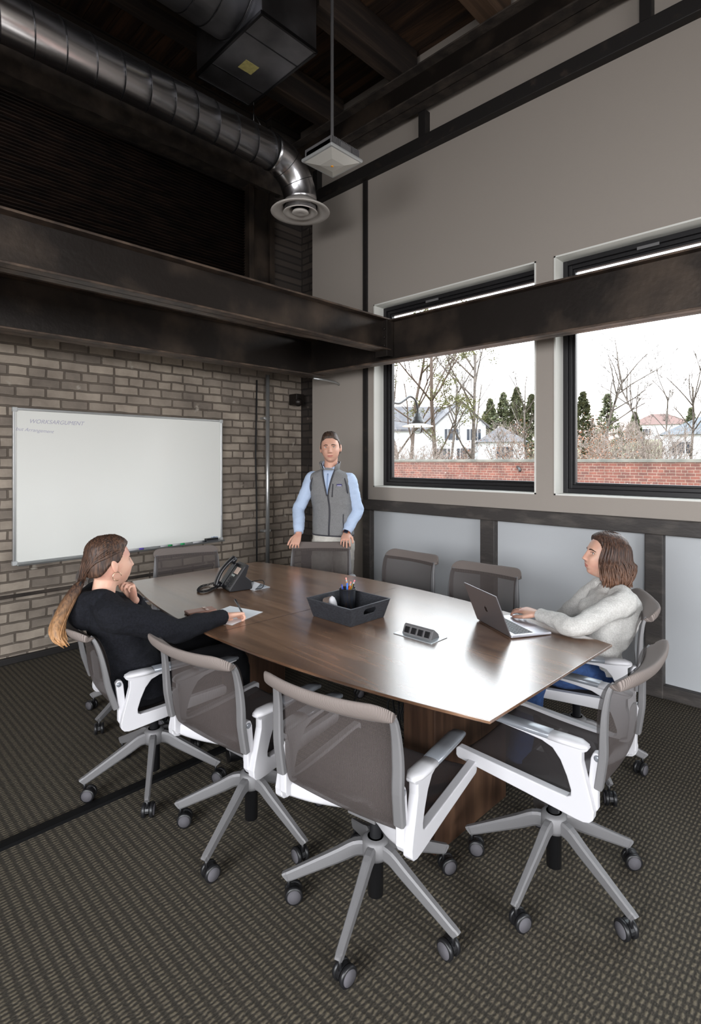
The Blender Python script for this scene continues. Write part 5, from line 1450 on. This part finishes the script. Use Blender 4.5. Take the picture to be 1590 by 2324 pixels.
    # watch on his left wrist
    w = wrL + (elL - wrL).normalized() * .004; dv = (elL - wrL).normalized(); un_ = Vector((-.55, -.45, .65)); un_ = (un_ - dv * un_.dot(dv)).normalized(); sd = dv.cross(un_)
    g = G(); g.tube([w + un_ * (.026 * math.cos(a)) + sd * (.031 * math.sin(a)) for a in [2 * PI * k / 24 for k in range(24)]], [(.011, .002)] * 24, 8, loop=True, flat=tuple(dv))
    wt = g.build('watch_strap', M('brown watch strap', srgb(150, 84, 54), .6), root)
    g = G(); Mw = Matrix.Translation(w + un_ * .031) @ Matrix((( sd.x, dv.x, un_.x, 0), (sd.y, dv.y, un_.y, 0), (sd.z, dv.z, un_.z, 0), (0, 0, 0, 1)))
    g.box(-.018, .018, -.020, .020, -.005, .005, M=Mw); g.build('watch_face', M('dark watch face', srgb(28, 32, 44), .15), wt, bevel=.004)
    return root
build_man()

# ---------------------------------------------------------------- helper: strands of hair
def strands(g, roots, r0=.0035, n=5):
    for pts in roots:
        P_ = cat_rom([tuple(p) for p in pts], 4); K = len(P_)
        g.tube(P_, [(r0 * (.55 + .6 * math.sin(PI * min(1, .15 + .8 * k / K))) * (1 if k < K - 2 else .5)) for k in range(K)], n)

# ---------------------------------------------------------------- woman in black, seated left
def build_left_woman():
    root = thing('person', (0, 0, 0), 0, 'woman in a black hoodie with a long ponytail, seated left, writing', 'person')
    yaw = 2; Mh = head_matrix((.990, 2.492, 1.085), yaw, 4, 0, .97)
    sd = math.radians(-18); fr = Vector((math.cos(sd), math.sin(sd), 0)); la = Vector((fr.y, -fr.x, 0))   # la = her right
    pel = Vector((1.13, 2.51, .53)); ch = Vector((1.015, 2.50, .82)); nk = Vector((.965, 2.495, .955))
    shR = Vector((.945, 2.335, .895)); elR = Vector((1.205, 2.285, .775)); wrR = Vector((1.490, 2.315, .778))
    shL = Vector((1.01, 2.655, .895)); elL = Vector((1.25, 2.70, .735)); wrL = Vector((1.125, 2.545, .885))
    rows = [(pel + Vector((.02, 0, -.05)), la, .140, .100), (pel + Vector((.0, 0, .04)), la, .138, .096), (pel.lerp(ch, .5), la, .125, .090), (ch, la, .130, .090), (ch + Vector((-.03, 0, .08)), la, .112, .066), (nk + Vector((0, 0, -.015)), la, .062, .056)]
    g = G(); add_head(g, Mh, 1)
    limb(g, [nk - Vector((0, 0, .05)), nk, Mh @ Vector((0, -.020, -.07))], [.055, .050, .050])
    g.loft(torso_rings(dense_rows(rows, 4)))
    kR, kL = Vector((1.56, 2.36, .535)), Vector((1.58, 2.62, .535)); aR, aL = Vector((1.60, 2.36, .10)), Vector((1.62, 2.68, .10))
    for s, k_, a_ in ((1, kR, aR), (-1, kL, aL)):
        h_ = pel + la * s * .09 + Vector((.02, 0, -.01)); limb(g, [h_, h_.lerp(k_, .5), k_, k_.lerp(a_, .5), a_], [.070, .068, .052, .048, .036])
        limb(g, [a_ - fr * .05 - Vector((0, 0, .05)), a_ + fr * .05 - Vector((0, 0, .055)), a_ + fr * .15 - Vector((0, 0, .068))], [.034, .034, .020])
    for a, b, c in ((shR, elR, wrR), (shL, elL, wrL)): limb(g, [a, a.lerp(b, .5), b, b.lerp(c, .4), c], [.038, .038, .034, .032, .023])
    add_hand(g, wrR, (.95, .02, -.10), (0.1, .35, 1), -1, [(.75, 1.0, .6), (.85, 1.1, .7), (.95, 1.2, .8), (1.0, 1.2, .8)], .10, .55, .168, .9)
    add_hand(g, wrL, (-.25, -.12, .95), (.85, .15, .15), 1, [(.95, 1.35, .8), (1.0, 1.4, .8), (1.05, 1.4, .8), (1.1, 1.4, .8)], .10, .3, .165, .9)
    b = remeshed(g, 'body', [m_skin2, m_lip], root, .0040, 2); lips(b, Mh)
    hm = hair_mat('dark brown hair to blond', srgb(44, 30, 24), srgb(92, 66, 50), zgrad=(.78, .99, srgb(190, 142, 94)))
    def mask(n, p):
        hl = .070 - .064 * sstep(.062, .004, p.y) - .050 * sstep(-.015, -.07, p.y)
        return sstep(hl - .004, hl + .004, p.z)
    hair_cap(root, Mh, 1, hm, mask, lambda n, p: .011 + .008 * sstep(.02, .09, p.z) + .008 * sstep(0, -.08, p.y), rough=.004)
    rng = random.Random(3); g = G(); st = []
    tie = Vector((.872, 2.497, 1.018))
    for k in range(110):            # combed back from the hairline to the tie
        a = rng.uniform(-1.25, 1.25); f = rng.uniform(-.2, 1)
        n0 = Vector((math.sin(a) * .9, .75 * f, math.cos(a))).normalized()
        n1 = Vector((math.sin(a) * 1.0, -.35, math.cos(a) * .75)).normalized(); n2 = Vector((math.sin(a) * .8, -1.0, .05 + math.cos(a) * .25)).normalized()
        def hp_(n, o): p = head_surface(n, 1); return Mh @ (p + p.normalized() * o)
        if mask(n0, head_surface(n0, 1)) < .5: continue
        st.append([hp_(n0, .012), hp_(n1, .019), hp_(n2, .018), tie + Vector((rng.gauss(0, .006), rng.gauss(0, .007), rng.gauss(0, .007)))])
    strands(g, st, .0040)
    g.build('combed_hair', hm, root)
    g = G(); core = [tie, Vector((.845, 2.49, .985)), Vector((.800, 2.475, .925)), Vector((.765, 2.455, .865)), Vector((.755, 2.43, .825)), Vector((.772, 2.395, .790))]
    limb(g, core, [.013, .024, .028, .027, .021, .007], 14)
    st = []
    for k in range(90):
        a = rng.uniform(0, 2 * PI); q = rng.uniform(.5, 1.15); ofs = Vector((math.cos(a), math.sin(a), math.sin(a + 1) * .5)); ln = rng.uniform(.75, 1.06)
        pts = []
        for i, (c, w) in enumerate(zip(core, (.008, .020, .025, .026, .021, .012))):
            pts.append(c + ofs * (w * q) + Vector((rng.gauss(0, .002), rng.gauss(0, .002), 0)))
        pts[-1] = pts[-2].lerp(pts[-1], ln * rng.uniform(.6, 1.15)); st.append(pts)
    strands(g, st, .0034)
    g.build('ponytail', hm, root)
    g = G(); g.tube([tie + Vector((-.012, 0, -.010)) + Vector((.35, 0, -.3)) * 0 + Vector((0, math.cos(a) * .017, math.sin(a) * .017)) + Vector((math.sin(a) * .009, 0, 0)) for a in [2 * PI * k / 20 for k in range(20)]], .005, 8, loop=True); g.build('hair_tie', m_black_soft, root)
    face_bits(root, Mh, 1, hm)
    # hoop earring on the near ear
    ec = Mh @ Vector((.082, -.004, -.050)); g = G(); g.tube([ec + Vector((math.cos(a) * .019, 0, math.sin(a) * .019)) for a in [2 * PI * k / 24 for k in range(21)]], .0016, 6); g.build('hoop_earring', M('gold hoop', srgb(226, 200, 170), .2, .9), root)
    # hoodie
    m_hood = M('black knit', srgb(18, 19, 23), .95, col2=srgb(28, 29, 35), scale=120, bump=.3, bscale=260, spec=.2)
    rows = [(pel + Vector((.015, 0, -.05)), la, .185, .150), (pel + Vector((.0, 0, .05)), la, .182, .138), (pel.lerp(ch, .5), la, .165, .126), (ch, la, .172, .124), (ch + Vector((-.03, 0, .075)), la, .165, .100), (nk + Vector((-.005, 0, -.035)), la, .085, .070), (nk + Vector((0, 0, -.005)), la, .064, .058)]
    g = G(); g.loft(torso_rings(dense_rows(rows, 5)))
    for a, b_, c in ((shR, elR, wrR), (shL, elL, wrL)):
        dv = (b_ - c).normalized()
        limb(g, [a.lerp(nk, .45), a + Vector((0, 0, -.005)), a.lerp(b_, .45), b_, b_.lerp(c, .4), c + dv * .06, c + dv * .015], [.058, .068, .064, .056, .049, .040, .039])
    # hood bunched behind the neck
    hb = nk + Vector((-.055, .0, -.015))
    limb(g, [nk + la * .085 + fr * .045 + Vector((0, 0, -.012)), nk + la * .085 - fr * .02 + Vector((0, 0, .004)), hb + la * .05 + Vector((-.01, 0, .0)), hb + Vector((-.02, 0, -.01)), hb - la * .05 + Vector((-.01, 0, .0)), nk - la * .085 - fr * .02 + Vector((0, 0, .004)), nk - la * .085 + fr * .045 + Vector((0, 0, -.012))], [.022, .034, .042, .046, .042, .034, .022])
    limb(g, [hb + Vector((-.02, 0, .0)), hb + Vector((-.045, 0, -.06)), hb + Vector((-.03, 0, -.13))], [(.055, .075), (.050, .075), (.02, .04)])
    remeshed(g, 'hoodie', m_hood, root, .006, 3, .008, 10)
    m_pants = M('black trousers', srgb(16, 16, 19), .9, spec=.2)
    g = G()
    for s, k_, a_ in ((1, kR, aR), (-1, kL, aL)):
        h_ = pel + la * s * .085 + Vector((.02, 0, -.015)); limb(g, [h_, h_.lerp(k_, .5), k_, k_.lerp(a_, .5), a_], [.100, .092, .070, .066, .060])
    g.loft(torso_rings(dense_rows([(pel + Vector((.02, 0, -.085)), la, .17, .13), (pel + Vector((.01, 0, .02)), la, .172, .13)], 4)))
    remeshed(g, 'trousers', m_pants, root, .008, 2, .004, 9)
    for a_ in (aR, aL):
        g = G(); limb(g, [a_ - fr * .065 - Vector((0, 0, .05)), a_ + fr * .04 - Vector((0, 0, .05)), a_ + fr * .17 - Vector((0, 0, .066))], [.042, .042, .028]); remeshed(g, 'shoe', m_black, root, .006, 1)
    return root
build_left_woman()
pen = thing('ballpoint_pen', (1.60, 2.335, TZ + .075), 0, 'black pen held in the writing hand of the woman in black', 'pen')
g = G(); v0 = Vector((1.612, 2.335, TZ + .004)) - pen.location; v1 = Vector((1.572, 2.362, TZ + .098)) - pen.location
g.tube([v0, v0.lerp(v1, .08), v0.lerp(v1, .1), v1], [.0012, .003, .0045, .0045], 10); g.build('barrel', m_black, pen)
g = G(); g.tube([v1.lerp(v0, .02) + Vector((-.006, 0, 0)), v1.lerp(v0, .35) + Vector((-.006, 0, 0))], .0013, 5); g.build('clip', m_silver, pen)

# ---------------------------------------------------------------- woman in the pale sweater, seated right
def build_right_woman():
    root = thing('person', (0, 0, 0), 0, 'woman with shoulder-length brown hair in a pale grey sweater, seated at the laptop', 'person')
    yaw = 132; Mh = head_matrix((2.905, 1.005, 1.055), yaw, 10, 0, .98)
    sd = math.radians(128); fr = Vector((math.cos(sd), math.sin(sd), 0)); la = Vector((fr.y, -fr.x, 0))     # la: her right
    pel = Vector((2.815, 1.05, .535)); ch = Vector((2.875, .965, .79)); nk = Vector((2.915, .965, .925))
    shL = Vector((2.765, .875, .872)); elL = Vector((2.475, .985, .790)); wrL = Vector((2.548, 1.200, .793))
    shR = Vector((2.995, 1.07, .865)); elR = Vector((3.02, 1.28, .66)); wrR = Vector((2.84, 1.40, .60))
    rows = [(pel + Vector((0, 0, -.05)), la, .140, .100), (pel + Vector((0, 0, .04)), la, .140, .098), (pel.lerp(ch, .5), la, .128, .092), (ch, la, .132, .092), (ch + Vector((.02, -.01, .075)), la, .112, .066), (nk + Vector((0, 0, -.02)), la, .060, .055)]
    g = G(); add_head(g, Mh, 1)
    limb(g, [nk - Vector((0, 0, .05)), nk, Mh @ Vector((0, -.018, -.07))], [.054, .049, .050])
    g.loft(torso_rings(dense_rows(rows, 4)))
    kL, kR = Vector((2.47, 1.16, .545)), Vector((2.66, 1.42, .545)); aL, aR = Vector((2.45, 1.26, .10)), Vector((2.60, 1.50, .10))
    for s, k_, a_ in ((1, kR, aR), (-1, kL, aL)):
        h_ = pel + la * s * .095 + Vector((0, 0, -.01)); limb(g, [h_, h_.lerp(k_, .5), k_, k_.lerp(a_, .5), a_], [.070, .068, .052, .048, .038])
        limb(g, [a_ - fr * .05 - Vector((0, 0, .05)), a_ + fr * .05 - Vector((0, 0, .055)), a_ + fr * .15 - Vector((0, 0, .068))], [.034, .034, .020])
    for a, b, c in ((shR, elR, wrR), (shL, elL, wrL)): limb(g, [a, a.lerp(b, .5), b, b.lerp(c, .4), c], [.038, .038, .034, .032, .023])
    add_hand(g, wrL, (.20, .95, .02), (-.12, .15, 1), -1, [(.15, .45, .5), (.10, .40, .5), (.15, .45, .5), (.3, .6, .6)], .45, .8, .172)
    add_hand(g, wrR, (-.75, .25, -.10), (0, 0, 1), 1, [(.3, .4, .4)] * 4, .35, .7, .170)
    b = remeshed(g, 'body', [m_skin2, m_lip], root, .0040, 2); lips(b, Mh)
    hm = hair_mat('chestnut brown hair', srgb(44, 29, 23), srgb(88, 62, 48), zgrad=(.86, 1.06, srgb(128, 92, 70)))
    def mask(n, p):
        hl = .080 - .10 * sstep(.070, .020, p.y) - .10 * sstep(.020, -.02, p.y)
        return sstep(hl - .004, hl + .004, p.z)
    hair_cap(root, Mh, 1, hm, mask, lambda n, p: .012 + .007 * sstep(.02, .09, p.z) + .010 * sstep(0, -.08, p.y), rough=.002)
    rng = random.Random(9); g = G(); st = []
    Mr = Mh.to_3x3()
    for k in range(520):
        side = rng.choice((-1, 1)); t = rng.random()          # where round the head, 0 = temple, 1 = back middle
        if side > 0 and t < .30: t = .30 + .7 * rng.random()
        ang = math.radians(62 + 118 * t)
        lay = rng.uniform(.012, .030)
        nn = lambda z, s=1.0: Vector((side * math.sin(ang) * s, math.cos(ang) * s, z))
        top = head_surface(Vector((side * .10, .35 - .9 * t, 1)).normalized(), 1)
        p0 = top + top.normalized() * lay * .8
        q1 = head_surface(nn(.75).normalized(), 1); q1 = q1 + Vector((q1.x, q1.y, 0)).normalized() * lay
        q2 = head_surface(nn(.05).normalized(), 1); q2 = q2 + Vector((q2.x, q2.y, 0)).normalized() * (lay + .006)
        out = Vector((q2.x, q2.y, 0)).normalized()
        W0 = Mh @ p0; W1 = Mh @ q1; W2 = Mh @ q2; o3 = (Mr @ out); o3.z = 0; o3.normalize()
        wave = rng.uniform(-1, 1) * .008; wl = .012 + .006 * rng.random(); ph_ = rng.uniform(-1.3, 1.3) + ang * 2.5
        bottom = rng.uniform(.895, .945) + .02 * (1 - t)
        pts = [W0, W1, W2]
        tan = Vector((-o3.y, o3.x, 0))
        H0 = W2.z
        for i in range(1, 6):
            f = i / 5; z = H0 + (bottom - H0) * f
            pts.append(Vector((W2.x, W2.y, z)) + o3 * (.004 + .014 * math.sin(ph_ + f * 5.2) + .006 * f - .010 * f * f) + tan * (wave + wl * .6 * math.sin(ph_ + 1 + f * 4.5)) * f ** .6)
        st.append(pts)
    strands(g, st, .0042, 5)
    g.build('hair_strands', hm, root)
    g = G(); rings = []
    for z, rx, ry, oy in ((.03, .070, .075, -.03), (-.02, .080, .078, -.036), (-.07, .084, .072, -.046), (-.115, .080, .060, -.056), (-.14, .06, .045, -.056)):
        rings.append([Mh @ Vector((rx * math.cos(a), oy + ry * math.sin(a), z)) for a in [2 * PI * i / 32 for i in range(32)]])
    g.loft(rings); g.build('hair_volume', hm, root)
    face_bits(root, Mh, 1, hm, 0)
    # sweater
    m_sw = M('heather oat sweater', srgb(208, 206, 202), .95, col2=srgb(188, 186, 182), scale=150, lo=.35, hi=.65, bump=.4, bscale=220)
    rows = [(pel + Vector((.0, 0, -.015)), la, .184, .146), (pel + Vector((.0, 0, .07)), la, .176, .136), (pel.lerp(ch, .55), la, .164, .128), (ch, la, .168, .128), (ch + Vector((.02, -.01, .075)), la, .162, .098), (nk + Vector((0, 0, -.036)), la, .094, .078), (nk + Vector((0, 0, -.010)), la, .067, .062)]
    g = G(); g.loft(torso_rings(dense_rows(rows, 5)))
    for a, b_, c in ((shR, elR, wrR), (shL, elL, wrL)):
        dv = (b_ - c).normalized()
        limb(g, [a.lerp(nk, .45), a + Vector((0, 0, -.005)), a.lerp(b_, .45), b_, b_.lerp(c, .4), c + dv * .05, c + dv * .005], [.052, .060, .054, .045, .043, .037, .034])
    for s in (-1, 1): g.ball(tuple(ch + fr * .085 + la * s * .065 + Vector((0, 0, -.01))), (.062, .062, .058))
    remeshed(g, 'sweater', m_sw, root, .006, 4, .007, 11)
    m_jean = M('blue denim', srgb(46, 76, 124), .9, col2=srgb(32, 54, 96), scale=40, bump=.3, bscale=300)
    g = G()
    for s, k_, a_ in ((1, kR, aR), (-1, kL, aL)):
        h_ = pel + la * s * .09 + Vector((0, 0, -.01)); limb(g, [h_, h_.lerp(k_, .5), k_, k_.lerp(a_, .5), a_], [.096, .088, .066, .060, .052])
    g.loft(torso_rings(dense_rows([(pel + Vector((0, 0, -.085)), la, .175, .135), (pel + Vector((0, 0, .03)), la, .168, .126)], 4)))
    remeshed(g, 'jeans', m_jean, root, .008, 2, .004, 9)
    for a_ in (aR, aL):
        g = G(); limb(g, [a_ - fr * .065 - Vector((0, 0, .05)), a_ + fr * .04 - Vector((0, 0, .05)), a_ + fr * .17 - Vector((0, 0, .066))], [.042, .042, .028]); remeshed(g, 'shoe', m_black, root, .006, 1)
    g = G(); g.tube([nk + Vector((0, 0, -.012)) + (fr * math.cos(a) + la * math.sin(a)) * .058 + Vector((0, 0, -.022 * max(0, math.cos(a)))) for a in [2 * PI * k / 28 for k in range(28)]], .0011, 5, loop=True)
    g.build('necklace', M('gold chain', srgb(214, 170, 90), .25, .9), root)
    return root
build_right_woman()
bpy.data.scenes.remove(WORK)
